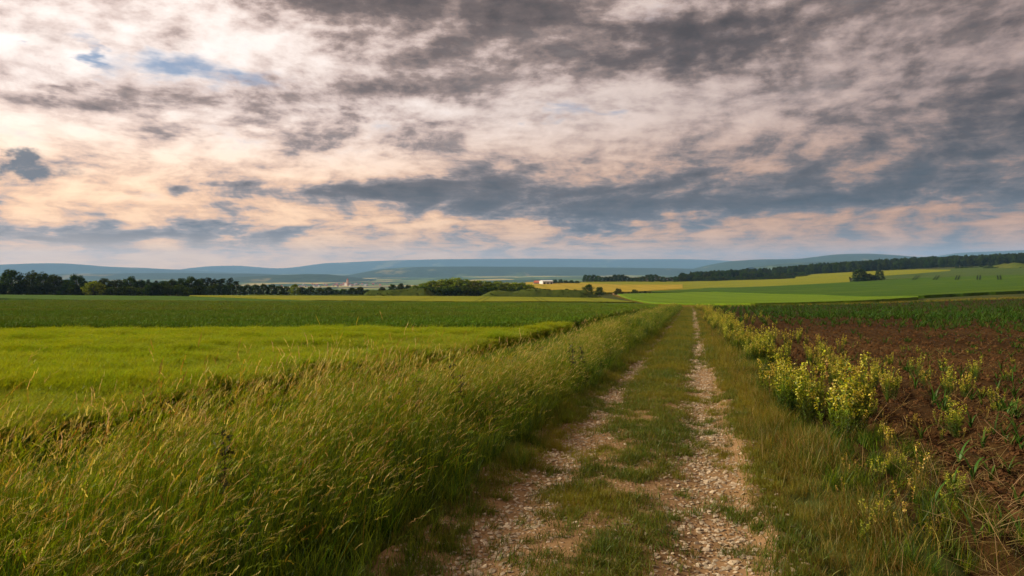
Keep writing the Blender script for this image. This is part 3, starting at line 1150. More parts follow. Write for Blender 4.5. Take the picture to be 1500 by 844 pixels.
# ------------------------------------------------------------------ stones
def stone_mesh(i, flat=.5):
    rr = np.random.default_rng(40 + i)
    v = []
    for (a, b) in ((0, 1), (1, 6), (2, 6), (3, 1)):
        for k in range(b):
            th = k / b * 6.283 + a * .5
            rad = (0, .5, .42, 0)[a] * rr.uniform(.75, 1.2); zz = (-.28, -.05, .22, .30)[a] * rr.uniform(.8, 1.1)
            v.append((rad * math.cos(th) * 1.25, rad * math.sin(th), zz * flat * 1.6))
    f = [(0, 1 + (k + 1) % 6, 1 + k) for k in range(6)] + [(1 + k, 1 + (k + 1) % 6, 7 + (k + 1) % 6, 7 + k) for k in range(6)] + [(7 + k, 7 + (k + 1) % 6, 13) for k in range(6)]
    return v, f


ST = [mesh('stone', *stone_mesh(i, .42), M_STONE) for i in range(8)]
CL = [mesh('clod', *stone_mesh(20 + i, .8), M_CLOD) for i in range(6)]
C_STONE = proto_collection('gravel_stones', ST)
C_CLOD = proto_collection('clods', CL)


def build_stones():
    def rut_points(dens, y0, y1):
        x, y, o = strip_points(dens, y0, y1, -2.0, .75)
        w = np.exp(-((o + 1.42) / .30) ** 2) + np.exp(-((o - .12) / .33) ** 2)
        k = RNG.random(len(x)) < np.clip(w * (.75 + 1.3 * fbm(x, y, 1.6, 3)) + .04, 0, 1)
        return x[k], y[k]
    x, y = rut_points(lambda v: 62 * math.exp(-(v - 3) / 7), 2.8, 24)
    x, y = x[:300], y[:300]
    for i in range(len(x)):
        o = bpy.data.objects.new('stone', ST[i % 8])
        s = random.uniform(.020, .056) * (1.35 if random.random() < .12 else 1)
        o.location = (x[i], y[i], float(track_z(x[i:i + 1], y[i:i + 1])[0]) + .004)
        o.rotation_euler = (random.gauss(0, .15), random.gauss(0, .15), random.uniform(0, 6.28))
        o.scale = (s, s, s * random.uniform(.7, 1.1))
        link(o, PATH)
    x, y = rut_points(lambda v: 620 if v < 8 else 620 * (8 / v) ** 1.1, 1.6, 110)
    s = RNG.uniform(.012, .045, len(x)) * np.clip(y / 12, 1, 2)
    scatter('gravel', C_STONE, x, y, track_z(x, y) + .002, s, rot_rand(len(x), 3.14, .3), None, 'pale broken limestone in the wheel ruts', 'gravel')


build_stones()


# ------------------------------------------------------------------ ploughed field: clods, straw, maize, weeds
def field_points(N, ymax, power=1.0, omin=2.3, umax=.95):
    y = np.exp(RNG.uniform(math.log(3.0), math.log(ymax), N)) if power == 0 else 2.5 + (ymax - 2.5) * RNG.random(N) ** power
    lo = path_x(y) + .6 + omin
    x = lo + RNG.random(N) * np.maximum(umax * y + 1.5 - lo, .5)
    return x, y


x, y = field_points(26000, 60, 0)
s = (RNG.uniform(.015, .06, len(x)) + .05 * (RNG.random(len(x)) < .04)) * np.clip(y / 12, .9, 1.6)
scatter('soil_clods', C_CLOD, x, y, soil_z(x, y) + .004, s, rot_rand(len(x), 3.14, .5), None, 'loose reddish clods on the ploughed soil', 'soil')

random.seed(77)


def straw_bit(i):
    b = MB()
    for k in range(6):
        b.blade((random.uniform(-.1, .1), random.uniform(-.1, .1), random.uniform(0, .02)), random.uniform(0, 6.28), random.uniform(.10, .32), .005, random.uniform(1.0, 1.5),
                random.uniform(-.3, .6), (.26, .17, .08), (.32, .22, .11), 3, tip=.5, twist=random.uniform(-1, 1))
    return b.me('straw', M_GRASS)


C_STRAW = proto_collection('straw_bits', [straw_bit(i) for i in range(5)])
x, y = field_points(1100, 30, 0, 1.7)
scatter('dead_straw', C_STRAW, x, y, soil_z(x, y) + .03, RNG.uniform(.6, 1.3, len(x)), rot_rand(len(x), 3.14, .2), RNG.uniform(0, .6, len(x)), 'dead straw strewn over the ploughed soil', 'straw')


def maize_leaf(i):
    random.seed(800 + i)
    b = MB()
    c = (.035, .075, .010)
    b.blade((0, 0, 0), 0, 1.0, .085, random.uniform(.15, .35), random.uniform(.9, 1.9), c, (.055, .10, .014), 6)
    return b.me('leaf', M_CROP)


ML = [maize_leaf(i) for i in range(5)]


def maize_plant(i):
    random.seed(820 + i)
    b = MB()
    for k in range(5):
        c = vary((.030, .066, .007), .3)
        b.blade((0, 0, .01), k * 2.5 + random.uniform(-.5, .5), random.uniform(.20, .42), .024, random.uniform(.1, .45), random.uniform(.7, 1.7), c, c, 4)
    return b.me('maize_seedling', M_CROP)


MP = [maize_plant(i) for i in range(6)]
C_MAIZE = proto_collection('maize_seedlings', MP)
NEAR_MAIZE = [(1395, 735), (1452, 705), (1478, 690), (1490, 745), (1425, 720), (1468, 780), (1405, 690), (1440, 660), (1488, 640), (1365, 760),
              (1495, 800), (1430, 812), (1350, 655), (1475, 615), (1400, 640)]
for (px, py) in NEAR_MAIZE:
    X, Y = at(px, py)
    e = empty('maize_seedling', (X, Y, float(soil_z(np.array([X]), np.array([Y]))[0])), random.uniform(0, 6))
    tag(e, 'young maize plant with long arching leaves on the bare soil nearest the track', 'maize', 'single young maize plants on the bare soil')
    for k in range(5):
        o = bpy.data.objects.new('leaf', random.choice(ML))
        s = random.uniform(.20, .38)
        o.scale = (s, s, s); o.rotation_euler = (0, 0, k * 2.6 + random.uniform(-.4, .4))
        link(o, e)
# rows of maize further out
q0 = np.arange(-2, 190, .75)
X, Y = field_points(20000, 150, 0, 3.0)
q = (X - .335 * Y) * .948
q = np.round(q / .75) * .75 + RNG.normal(0, .04, len(q))
X = q / .948 + .335 * Y
dens = fbm(X, Y, .10, 3) + .5 * fbm(X, Y, .4, 2)
k = (offs(X, Y) > 3.2) & (RNG.random(len(X)) < np.clip(.20 + 2.2 * dens + .85 * sstep(30, 90, Y) + .25 * sstep(8, 25, offs(X, Y)), .02, 1)) & (Y > 5)
X, Y = X[k], Y[k]
order = np.argsort(Y)
ind, rest = order[:240], order[240:]
for j in ind:
    o = bpy.data.objects.new('maize_seedling', MP[j % 6])
    s = random.uniform(.8, 1.25)
    o.location = (X[j], Y[j], float(soil_z(X[j:j + 1], Y[j:j + 1])[0])); o.scale = (s, s, s); o.rotation_euler = (0, 0, random.uniform(0, 6.28))
    t = ('vigorous' if s > 1.1 else 'average' if s > .95 else 'weak') + ' green maize seedling in the drill rows ' + ('right beside the weed band' if offs(X[j], Y[j]) < 5 else 'out in the open brown field')
    tag(link(o), t, 'maize', t)
sm = RNG.uniform(.8, 1.3, len(rest)) * np.clip(Y[rest] / 22, 1, 2.6)
scatter('maize_rows', C_MAIZE, X[rest], Y[rest], soil_z(X[rest], Y[rest]), np.stack([sm, sm, sm * .62], 1), rot_rand(len(rest), 3.14, .1), None, 'green haze of maize seedlings far out in the brown field', 'maize')


xs = RNG.uniform(33, 135, 900); ys = 153 + RNG.normal(0, .8, 900)
scatter('boundary_grass', C_MID, xs, ys, ground_z(xs, ys), RNG.uniform(2.0, 3.4, 900), rot_rand(900), np.full(900, .75), 'dry orange grass line along the far edge of the brown field', 'grass')


# flowering weeds on the right
YG = (.15, .20, .012); YT = (.42, .38, .020); PALE = (.48, .40, .08)


def weed_parts(i, n=11, spread=.24, withered=False):
    random.seed(900 + i)
    st, lf, fl = MB(), MB(), MB()
    for k in range(n):
        az = random.uniform(0, 6.28); h = random.uniform(.55, .95) * (1.05 if k < 3 else .9)
        r = random.uniform(0, spread * .45)
        x, y, z = r * math.cos(az), r * math.sin(az), 0.0
        lean = random.uniform(.03, .32)
        pts = []
        for q in range(6):
            pts.append((x, y, z))
            x += math.cos(az) * math.sin(lean) * h / 5; y += math.sin(az) * math.sin(lean) * h / 5; z += math.cos(lean) * h / 5
            lean *= .85
        c = vary((.07, .085, .015), .2) if not withered else vary((.20, .12, .03), .2)
        st.tube(pts, [.005, .0045, .004, .0035, .003, .002], c, 3)
        for q in range(58):
            t = random.uniform(.08, 1) ** .75 * 4.99
            a = Vector(pts[int(t)]); bb = Vector(pts[int(t) + 1]); p = a + (bb - a) * (t % 1)
            tt = t / 5
            if tt < .76:
                cc = vary((.05, .085, .012) if tt < .5 else YG, .3)
                if withered: cc = vary((.14, .11, .025), .3)
                lf.blade(tuple(p), random.uniform(0, 6.28), random.uniform(.05, .11) * (1.2 - tt * .6), random.uniform(.010, .018), random.uniform(.5, 1.2), random.uniform(.1, .8), cc, cc, 2, twist=random.uniform(-.6, .6))
            else:
                p2 = p + Vector((random.gauss(0, .013), random.gauss(0, .013), random.gauss(0.01, .014)))
                cc = vary(random.choice((YT, YT, YG, PALE) if not withered else (PALE, (.42, .27, .07), YT)), .25)
                fl.leaf(p2, (random.gauss(0, 1), random.gauss(0, 1), random.uniform(.2, 1.2)), random.uniform(.016, .034), cc)
                if q % 2: fl.leaf(p2 + Vector((random.gauss(0, .02), random.gauss(0, .02), .012)), (random.gauss(0, 1), random.gauss(0, 1), .6), random.uniform(.012, .026), cc)
    return st.me('stem', M_WEED), lf.me('leaf', M_WEED), fl.me('flower', M_WEED)


WD = [weed_parts(i, 10 + i % 4) for i in range(5)] + [weed_parts(10 + i, 4, .12, True) for i in range(3)]


def weed(x, y, s, kind, label, group=None, z=None, wide=1.0):
    o = float(offs(np.array([x]), np.array([y]))[0])
    zz = gz(x, y) if o < 1.7 else max(gz(x, y) - .2, float(soil_z(np.array([x]), np.array([y]))[0]))
    e = empty('flowering_weed', (x, y, zz - .02), random.uniform(0, 6.28), (s * wide, s * wide, s))
    tag(e, label, 'weed', group)
    for nm, me in zip(('stems', 'leaves', 'flower_tops'), WD[kind]):
        part = link(bpy.data.objects.new(nm, me), e)
        part['kind'] = 'stuff'                            # leaflets and florets too small to pick apart


random.seed(55)
SINGLE = [((1190, 640), 1.10, 1, 'largest bushy weed with pale yellow tops, beside the track grass', 1.25),
          ((1228, 650), 1.05, 2, 'leafy yellow green weed leaning from the largest weed bush towards the soil', 1.2),
          ((1128, 590), .85, 3, 'upright yellow topped weed on the track side of the largest weed bush', 1.2),
          ((1152, 606), .95, 4, 'yellow topped weed touching the track side of the largest weed bush', 1.25),
          ((1168, 622), .95, 0, 'yellow weed in front of the largest weed bush beside the grass', 1.2),
          ((1256, 648), .75, 2, 'lower yellow weed on the soil side of the largest weed bush', 1.2),
          ((1340, 560), .55, 0, 'lone low yellow green weed bush on the bare soil', 1.5),
          ((1398, 640), .62, 3, 'dark leafed weed clump with yellow tips out on the bare soil', 1.4),
          ((1424, 560), .42, 4, 'small twin-topped weed beyond the lone bush on bare soil', 1.3),
          ((1308, 690), .62, 5, 'withered orange yellow weed stalk at the soil edge by the big weed', 1.0),
          ((1340, 745), .52, 6, 'straw coloured withered weed spike in the herbs at the soil edge', 1.0),
          ((1330, 800), .40, 7, 'short bleached weed at the grass and soil edge', 1.0)]
for (pp, s, kd, lb, wd) in SINGLE:
    X, Y = at(*pp)
    weed(X, Y, s, kd, lb, wide=wd)


def band_label(s, o, Y, kd):
    size = 'tall' if s > .85 else 'knee high' if s > .62 else 'low'
    look = 'withered orange topped' if kd > 4 else 'yellow topped'
    side = 'out beyond the weed band' if o > 2.9 else 'soil side of weed band' if o > 1.95 else 'track side of weed band'
    where = 'beside largest bush' if Y < 15 else 'halfway along track' if Y < 40 else 'near track crest'
    t = f'{size} {look} weed, {side}, {where}'
    return t, t


for k in range(210):
    Y = math.exp(random.uniform(math.log(9.2), math.log(120)))
    band = 1.95 - .0025 * Y
    o = random.gauss(band, .30 + .004 * Y)
    if random.random() < .12: o += random.uniform(.8, 3.5)
    n_ = float(fbm(np.array([0.0]), np.array([Y]), .35, 2)[0])
    if n_ < -.12: o += random.uniform(.3, 2.5)
    s = random.uniform(.62, .98) * (1 + .9 * n_) * (.8 if o > 3.2 else 1)
    kd = random.randrange(5) if random.random() < .9 else 5 + random.randrange(3)
    weed(float(path_x(Y)) + .6 + o, Y, s, kd,
         *band_label(s, o, Y, kd), wide=random.uniform(1.0, 1.45))

def soil_label(py):
    t = 'low straggling weed on bare soil ' + ('beyond the lone weed bush' if py < 545 else 'level with the lone weed bush' if py < 590 else 'between the lone weed bush and the near maize')
    return t, t


for k in range(46):
    px = random.uniform(1230, 1500); py = random.uniform(505, 660)
    X, Y = at(px, py)
    weed(X, Y, random.uniform(.16, .36), random.choice((0, 3, 4, 5, 6)), *soil_label(py), wide=1.3)


def edge_label(py):
    t = 'ankle high weed at the soil edge, ' + ('close to the largest weed bush' if py < 735 else 'beside the straw coloured withered spike' if py < 785 else 'beside the short bleached weed')
    return t, t


for k in range(26):
    px = random.uniform(1230, 1420); py = random.uniform(690, 835)
    X, Y = at(px, py)
    weed(X, Y, random.uniform(.14, .30), random.choice((0, 1, 5, 6, 7)), *edge_label(py), wide=1.5)

# dark dock stalks in the tall grass
random.seed(66)


def dock_mesh():
    b = MB(); l = MB()
    b.tube([(0, 0, 0), (.01, 0, .4), (.0, .02, .8), (.02, .02, 1.05)], [.007, .006, .005, .003], (.06, .05, .02), 4)
    for q in range(60):
        z = random.uniform(.35, 1.05)
        l.leaf((random.gauss(0, .03), random.gauss(0, .03), z), (random.gauss(0, 1), random.gauss(0, 1), .4), random.uniform(.02, .06), vary((.035, .04, .014), .4), 1.6)
    return b.me('stalk', M_WEED), l.me('seed_leaves', M_WEED)


DK = dock_mesh()
for (px, py, s) in ((662, 640, .85), (676, 645, .75), (588, 640, .8), (612, 655, .7), (838, 565, .8), (852, 560, .7), (330, 820, .75)):
    X, Y = at(px, py)
    e = empty('dock_plant', (X, Y, gz(X, Y)), random.uniform(0, 6), (s * 1.2, s * 1.2, s))
    tag(e, 'dark dock stalk standing in the tall verge grass', 'dock plant', 'dark dock stalks in the verge')
    link(bpy.data.objects.new('stalk', DK[0]), e); link(bpy.data.objects.new('seed_leaves', DK[1]), e)['kind'] = 'stuff'


# ------------------------------------------------------------------ trees
def tree_parts(i, kind):
    """unit-height tree: trunk with limbs, crown of leaf clumps"""
    random.seed(1200 + i)
    tk, cr = MB(), MB()
    bark = (.07, .055, .04)
    def clump(c, r, n, size, cols, flat=.8):
        base = random.uniform(.7, 1.25)
        for q in range(n):
            d = Vector((random.gauss(0, 1), random.gauss(0, 1), random.gauss(0, 1))).normalized()
            p = Vector(c) + Vector((d.x * r, d.y * r, d.z * r * flat)) * random.uniform(.55, 1.08)
            col = tuple(v * base for v in vary(random.choice(cols), .25))
            cr.leaf(p, d + Vector((random.gauss(0, .5), random.gauss(0, .5), random.gauss(.2, .5))), size * random.uniform(.6, 1.4), col)
    if kind in ('broad', 'sunlit_lime'):
        cols = ((.026, .044, .006), (.038, .060, .008), (.018, .034, .005)) if kind == 'broad' else ((.16, .21, .014), (.20, .24, .018), (.095, .15, .012))  # lime leaves are lightened to stand in for sunlight on the clump
        tk.tube([(0, 0, -.03), (.005, 0, .15), (0, .01, .35), (.01, 0, .6), (.0, 0, .8)], [.028, .022, .017, .010, .004], bark)
        nl = 26
        for k in range(nl):
            a = k * 2.4 + random.uniform(-.3, .3); t = k / nl
            z = .14 + .78 * t
            rad = .36 * math.sin(math.pi * min(1, (.20 + .78 * t))) ** .65 * random.uniform(.55, 1.1)
            c = (rad * math.cos(a), rad * math.sin(a), z)
            tk.tube([(0, 0, z * .7), tuple(v * .6 + w for v, w in zip(c, (0, 0, z * .35))), c], [.008, .005, .002], bark, 4)
            clump(c, random.uniform(.10, .165), 105, .050, cols)
    elif kind == 'pine':
        cols = ((.014, .026, .010), (.022, .036, .012), (.030, .040, .014))
        tk.tube([(0, 0, -.03), (.01, 0, .3), (0, .01, .65), (.005, 0, .93)], [.020, .016, .011, .004], (.11, .06, .035))
        for k in range(18):
            a = k * 2.4; t = k / 18
            z = .48 + .48 * t
            rad = .17 * (1 - .75 * t) * random.uniform(.5, 1.3)
            c = (rad * math.cos(a), rad * math.sin(a), z)
            tk.tube([(0, 0, z - .04), c], [.006, .003], (.09, .05, .03), 4)
            clump(c, random.uniform(.06, .10), 60, .035, cols, .55)
    else:                                                # bush, crown to the ground
        cols = ((.028, .048, .007), (.045, .070, .009), (.020, .036, .005))
        for k in range(4):
            a = k * 1.57
            tk.tube([(.02 * math.cos(a), .02 * math.sin(a), -.05), (.16 * math.cos(a), .16 * math.sin(a), .55)], [.022, .008], bark, 5)
        for k in range(24):
            a = k * 2.4; t = (k + .5) / 24
            rad = .46 * math.sqrt(max(0, 1 - (t * 1.02 - .12) ** 2)) * random.uniform(.35, 1.0)
            clump((rad * math.cos(a), rad * math.sin(a), .10 + .76 * t), random.uniform(.13, .20), 80, .062, cols)
    return tk.me('trunk', M_BARK), cr.me('crown', M_LEAF)


TREE = {'sunlit_lime': [tree_parts(30 + i, 'sunlit_lime') for i in range(3)], 'broad': [tree_parts(i, 'broad') for i in range(5)], 'pine': [tree_parts(10 + i, 'pine') for i in range(3)], 'bush': [tree_parts(20 + i, 'bush') for i in range(4)]}
random.seed(21)


def tree(px, Y, top, wpx, kind, label, group=None, name=None, hmin=1.0, bury=0.0):
    x = (px - 750) / FPX * Y
    z = float(base_z(np.array([x]), np.array([Y]))[0])
    h = max(hmin, CAMZ - (top - HROW) / FPX * Y - z)
    w = wpx / FPX * Y
    nat = {'sunlit_lime': .85, 'broad': .85, 'pine': .45, 'bush': 1.15}[kind]
    e = empty(name or {'sunlit_lime': 'broadleaf_tree', 'broad': 'broadleaf_tree', 'pine': 'pine_tree', 'bush': 'bush'}[kind], (x, Y, z - bury), random.uniform(0, 6.28), (w / nat, w / nat, h + bury))
    tag(e, label, 'bush' if kind == 'bush' else 'tree', group)
    tk, cr = random.choice(TREE[kind])
    link(bpy.data.objects.new('trunk', tk), e); link(bpy.data.objects.new('crown', cr), e)
    return e


# left row
tree(17, 330, 394, 40, 'broad', 'tallest dark round-crowned tree of the row, standing at its open end')
for px, top, w in ((-45, 398, 44), (-18, 402, 36), (48, 397, 30), (64, 399, 28), (80, 401.5, 32), (112, 401.5, 31)):
    tree(px, 330, top, w, 'broad', 'big dark round-crowned tree in the row behind the green field', 'big dark trees of the left row')
for px, top, w in ((32, 409, 26), (97, 409, 24), (153, 407, 24), (170, 409, 24), (191, 404, 24), (207, 410, 22), (238, 411, 22), (252, 408.5, 24), (267, 407, 24), (281, 404.5, 28), (292, 409, 20), (182, 412, 20), (124, 413, 20)):
    tree(px, 336, top, w, 'broad', 'middle sized dark tree in the row before the pine wood', 'middle sized trees of the left row')
tree(137, 326, 411, 30, 'sunlit_lime', 'rounded lighter green tree in front of the dark row')
tree(223, 326, 413, 26, 'broad', 'low olive green tree in front of the pine wood')
for px in list(range(120, 300, 11)):
    tree(px + random.uniform(-3, 3), 390, random.uniform(408, 412), 11, 'pine', 'dark pine peeping over the broadleaf row', 'pines behind the left row')
for px, top in ((298, 406.5), (306, 405.5), (313, 408), (320, 409), (326, 407), (337, 406.5), (346, 411)):
    tree(px, 380, top, 15, 'pine', 'slender pine standing clear at the end of the dark wood', 'slender pines at the end of the dark wood')
for px in range(300, 346, 8):
    tree(px, 372, random.uniform(414, 418), 16, 'bush', 'dark undergrowth bush at the foot of the slender pines', 'undergrowth below the slender pines')
for px in range(-60, 300, 14):
    tree(px, 326 + random.uniform(0, 6), random.uniform(414, 421), 26, 'bush', 'shadowy bush at the foot of the dark tree row', 'undergrowth below the dark tree row')
# hedge row towards the valley
for px, top in ((352, 418), (362, 416.5), (374, 416), (386, 415.5), (398, 416), (409, 418), (420, 419), (443, 420), (455, 419.5), (468, 421), (481, 420), (492, 424), (504, 423), (516, 421), (527, 420), (538, 424)):
    tree(px, 395, top, 17, 'broad', 'small dark tree in the hedge before the valley village', 'hedge trees before the valley village')
tree(432, 392, 415.5, 17, 'sunlit_lime', 'paler green hedge tree above its dark neighbours')
for px, top in ((560, 420), (575, 416), (587, 414.5), (598, 417)):
    tree(px, 400, top, 14, 'broad', 'small dark tree peeping over the flat grass bank', 'small trees behind the flat bank')
# tree clump, its sunlit look put into the leaf colour
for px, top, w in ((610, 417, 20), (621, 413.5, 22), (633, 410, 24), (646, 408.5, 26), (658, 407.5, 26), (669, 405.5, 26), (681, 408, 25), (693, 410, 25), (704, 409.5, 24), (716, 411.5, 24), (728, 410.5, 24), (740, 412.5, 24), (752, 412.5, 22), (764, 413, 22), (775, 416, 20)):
    tree(px, 362, top, w * 1.15, 'sunlit_lime', 'tree tinted sunlit yellow green in the clump between the two grass banks', 'trees of the clump between the banks')
for px in range(606, 770, 13):
    tree(px, 350, random.uniform(418, 424), 22, 'bush', 'rounded green bush along the front of the tree clump', 'bushes along the front of the clump')
for px, top in ((782, 420), (770, 421)):
    tree(px, 352, top, 16, 'bush', 'bush where the clump runs down behind the rounded bank', 'bushes at the end of the clump')
# bushes by the track bend
tree(862, at(862, 432.5, 330)[1], 415.5, 22, 'bush', 'broad dark bush at the end of the rounded bank')
tree(878, at(878, 433, 330)[1], 419.5, 20, 'bush', 'lower half of the dark bush pair at the end of the rounded bank')
tree(906, at(906, 433, 330)[1], 422, 17, 'bush', 'round dark bush by the track bend')
tree(929, at(929, 431.8, 330)[1], 423.5, 13, 'bush', 'smaller round bush right of the bush by the track bend')
for px, top in ((921, 428), (938, 427.5), (945, 426), (952, 428)):
    tree(px, at(px, 431, 330)[1], top, 7, 'bush', 'tiny bush in the line by the track bend', 'tiny bushes by the bend', hmin=.8)
# trees near the white building
for px, top in ((806, 410), (813, 409), (821, 408.5), (829, 410), (837, 410), (845, 411)):
    tree(px, 790, top, 11, 'bush', 'bushy tree beside the small white building', 'trees beside the white building')
# far row
for k, px in enumerate(range(858, 1004, 6)):
    top = 404 + 2.5 * math.sin(px * .13) + (-2 if px in (870, 876) else 0) + random.uniform(-.8, .8)
    tree(px, 930 + random.uniform(-20, 20), top, 11, 'broad', *(['dark tree in the even row beyond the golden slope, ' + ('hall end' if px < 905 else 'middle' if px < 955 else 'wood end')] * 2), hmin=5)
# woods in the middle right
for px in range(1000, 1186, 6):
    top = 399.5 - 3.0 * sstep(1020, 1060, px) * sstep(1130, 1080, px) + 4 * float(sstep(1120, 1185, px)) + random.uniform(-1.6, 1.6)
    tree(px, 1010 + random.uniform(-30, 60), top, 14, 'broad', *(['tree at the back of the far wood, ' + ('next to the even tree row' if px < 1060 else 'in its middle' if px < 1125 else 'where it meets the forest')] * 2), hmin=7)
for px in range(1004, 1182, 7):
    tree(px, 940 + random.uniform(-12, 12), random.uniform(403, 406.5), 13, 'bush', 'bushy tree along the front of the far wood', 'front trees of the far wood', hmin=4)
# lone clump right
tree(1259, 600, 393.5, 25, 'broad', 'largest round tree of the lone clump in the green field')
tree(1271, 603, 400, 18, 'broad', 'low middle tree of the lone clump in the green field')
tree(1280, 604, 402, 16, 'bush', 'low bush joining the trees of the lone clump')
tree(1288, 602, 395, 15, 'broad', 'narrow upright tree at the end of the lone clump')
tree(1262, 598, 405, 24, 'bush', 'dark bush at the foot of the largest lone tree')
# hedges right
for px in range(1402, 1482, 7):
    tree(px, 905, random.uniform(387, 391), 9, 'bush', 'bush in the thin hedge across the meadow below the forest', 'thin hedge below the forest', hmin=2.5)
for k in range(20):
    px = 1446 + k * 4.4
    tree(px, 830 + random.uniform(-10, 10), 394 - 8 * k / 20 + random.uniform(-2, 2), 13, 'bush', 'dark bush on the dry slope at the forest edge', 'bushes on the dry slope', hmin=3)


def tussocks():
    P = np.concatenate(MOUND_PTS)
    P = P[RNG.integers(0, len(P), 700)] + RNG.normal(0, .6, (700, 3)) * np.array([1, 1, 0])
    C = proto_collection('tussock_crowns', [c.copy() for _, c in TREE['bush']])
    sc = RNG.uniform(.25, .75, 700) * np.clip(P[:, 1] / 330, 1, 2)
    scatter('tussocks', C, P[:, 0], P[:, 1], P[:, 2] - .15 * sc, np.stack([sc * 1.5, sc * 1.5, sc * .7], 1), rot_rand(700), RNG.uniform(.1, .7, 700), 'rough tussocks and brambles over the grass banks', 'grass')


tussocks()


def forest():
    ms = []
    for i in range(6):
        b = MB()
        tk, cr = (TREE['broad'][i % 5] if i < 3 else TREE['pine'][i - 3])
        me = cr.copy(); me.name = 'forest_crown'
        ms.append(me)
    C = proto_collection('forest_crowns', ms)
    N = 4200
    px = RNG.uniform(1010, 1660, N); Y = RNG.uniform(1030, 1500, N)
    lo = np.interp(px, [1010, 1180, 1250, 1400, 1480, 1660], [1330, 1120, 1060, 1060, 1040, 1000])
    k = Y > lo
    px, Y = px[k], Y[k]
    x = (px - 750) / FPX * Y
    h = RNG.uniform(8, 18.5, len(x)) * (1 + .3 * fbm(x, Y, .02, 2))
    w = h * RNG.uniform(.55, .9, len(x))
    scatter('forest', C, x, Y, base_z(x, Y) - 1, np.stack([w, w, h], 1), rot_rand(len(x), 3.14, .03), None, 'dark forest covering the rise on the right', 'forest')


forest()


# ------------------------------------------------------------------ buildings
def flat(name, c, rough=.8):
    def fn(n, pos):
        a, _ = n.noise(pos, 1.5, 4, .6)
        return n.mix(a, tuple(v * .8 for v in c), tuple(min(1, v * 1.1) for v in c)), None, 0, 0
    return surf_mat(name, fn, rough)


M_WHITE = flat('white_plaster', (.50, .48, .45)); M_DULL = flat('weathered_plaster', (.36, .33, .29)); M_RED = flat('red_roof_tiles', (.32, .10, .06)); M_SAND = flat('sandstone', (.42, .25, .15))
M_GREYR = flat('pale_sheet_roof', (.46, .46, .45)); M_GLASS = flat('dark_glass', (.03, .035, .04), .2); M_SLATE = flat('grey_slate', (.22, .22, .22)); M_PINK = flat('pale_render', (.62, .52, .45))


def house_mesh(nm, w, d, h, rh, wm, rm):
    v = [(-w / 2, -d / 2, -1), (w / 2, -d / 2, -1), (w / 2, d / 2, -1), (-w / 2, d / 2, -1), (-w / 2, -d / 2, h), (w / 2, -d / 2, h), (w / 2, d / 2, h), (-w / 2, d / 2, h), (-w / 2, 0, h + rh), (w / 2, 0, h + rh)]
    wall = mesh('wall', v, [(0, 1, 5, 4), (1, 2, 6, 9, 5), (2, 3, 7, 6), (3, 0, 4, 8, 7)], wm)
    e = .4
    rv = []
    for dz in (0.02, .25):
        rv += [(-w / 2 - e, -d / 2 - e, h - rh * e / (d / 2) + dz), (w / 2 + e, -d / 2 - e, h - rh * e / (d / 2) + dz), (w / 2 + e, 0, h + rh + dz), (-w / 2 - e, 0, h + rh + dz), (w / 2 + e, d / 2 + e, h - rh * e / (d / 2) + dz), (-w / 2 - e, d / 2 + e, h - rh * e / (d / 2) + dz)]
    roof = mesh('roof', rv, [(0, 3, 2, 1), (3, 5, 4, 2), (6, 7, 8, 9), (9, 8, 10, 11), (0, 1, 7, 6), (4, 5, 11, 10), (1, 2, 8, 7), (2, 4, 10, 8), (5, 3, 9, 11), (3, 0, 6, 9)], rm)
    return wall, roof


def building(name, px, Y, w, d, h, rh, wm, rm, rz, label, cat, group=None, wins=0, me=None):
    x = (px - 750) / FPX * Y
    z = float(base_z(np.array([x]), np.array([Y]))[0])
    e = empty(name, (x, Y, z), rz)
    tag(e, label, cat, group)
    wall, roof = me or house_mesh(name, w, d, h, rh, wm, rm)
    link(bpy.data.objects.new('wall', wall), e); link(bpy.data.objects.new('roof', roof), e)
    for k in range(wins):
        b = MB(); b.box((0, 0, 0), (w / wins * .5, .12, h * .4), (0, 0, 0))
        o = bpy.data.objects.new('window', b.me('window', M_GLASS)); o.location = (-w / 2 + (k + .5) * w / wins, -d / 2 - .03, h * .55)
        link(o, e)
    return e


building('farm_hall', 800, 770, 12, 14, 4.6, 1.0, M_WHITE, M_GREYR, .25, 'small white hall with a pale roof on the golden slope', 'building', wins=3)
building('farm_shed', 788, 785, 8, 8, 3.0, 2.0, M_DULL, M_RED, -.3, 'low red-roofed shed beside the small white hall', 'building')
x_, y_ = (507 - 750) / FPX * 4000, 4000
CH = building('church', 508, 4000, 16, 40, 12, 9, M_DULL, M_RED, .6, 'village church with a tall sandstone tower', 'church')
b = MB(); b.box((0, 0, 17), (9, 9, 38), (0, 0, 0)); tw = link(bpy.data.objects.new('tower', b.me('tower', M_SAND)), CH); tw.location = (-4, -24, 0)
sp = mesh('spire', [(-5, -5, 36), (5, -5, 36), (5, 5, 36), (-5, 5, 36), (0, 0, 46)], [(0, 1, 4), (1, 2, 4), (2, 3, 4), (3, 0, 4)], M_RED); link(bpy.data.objects.new('spire', sp), tw)
random.seed(91)
HM = [house_mesh('h', 11, 9, 5, 5, M_DULL, M_RED), house_mesh('h', 15, 9, 5, 5, M_DULL, M_RED), house_mesh('h', 20, 12, 5, 3, M_DULL, M_SLATE)]
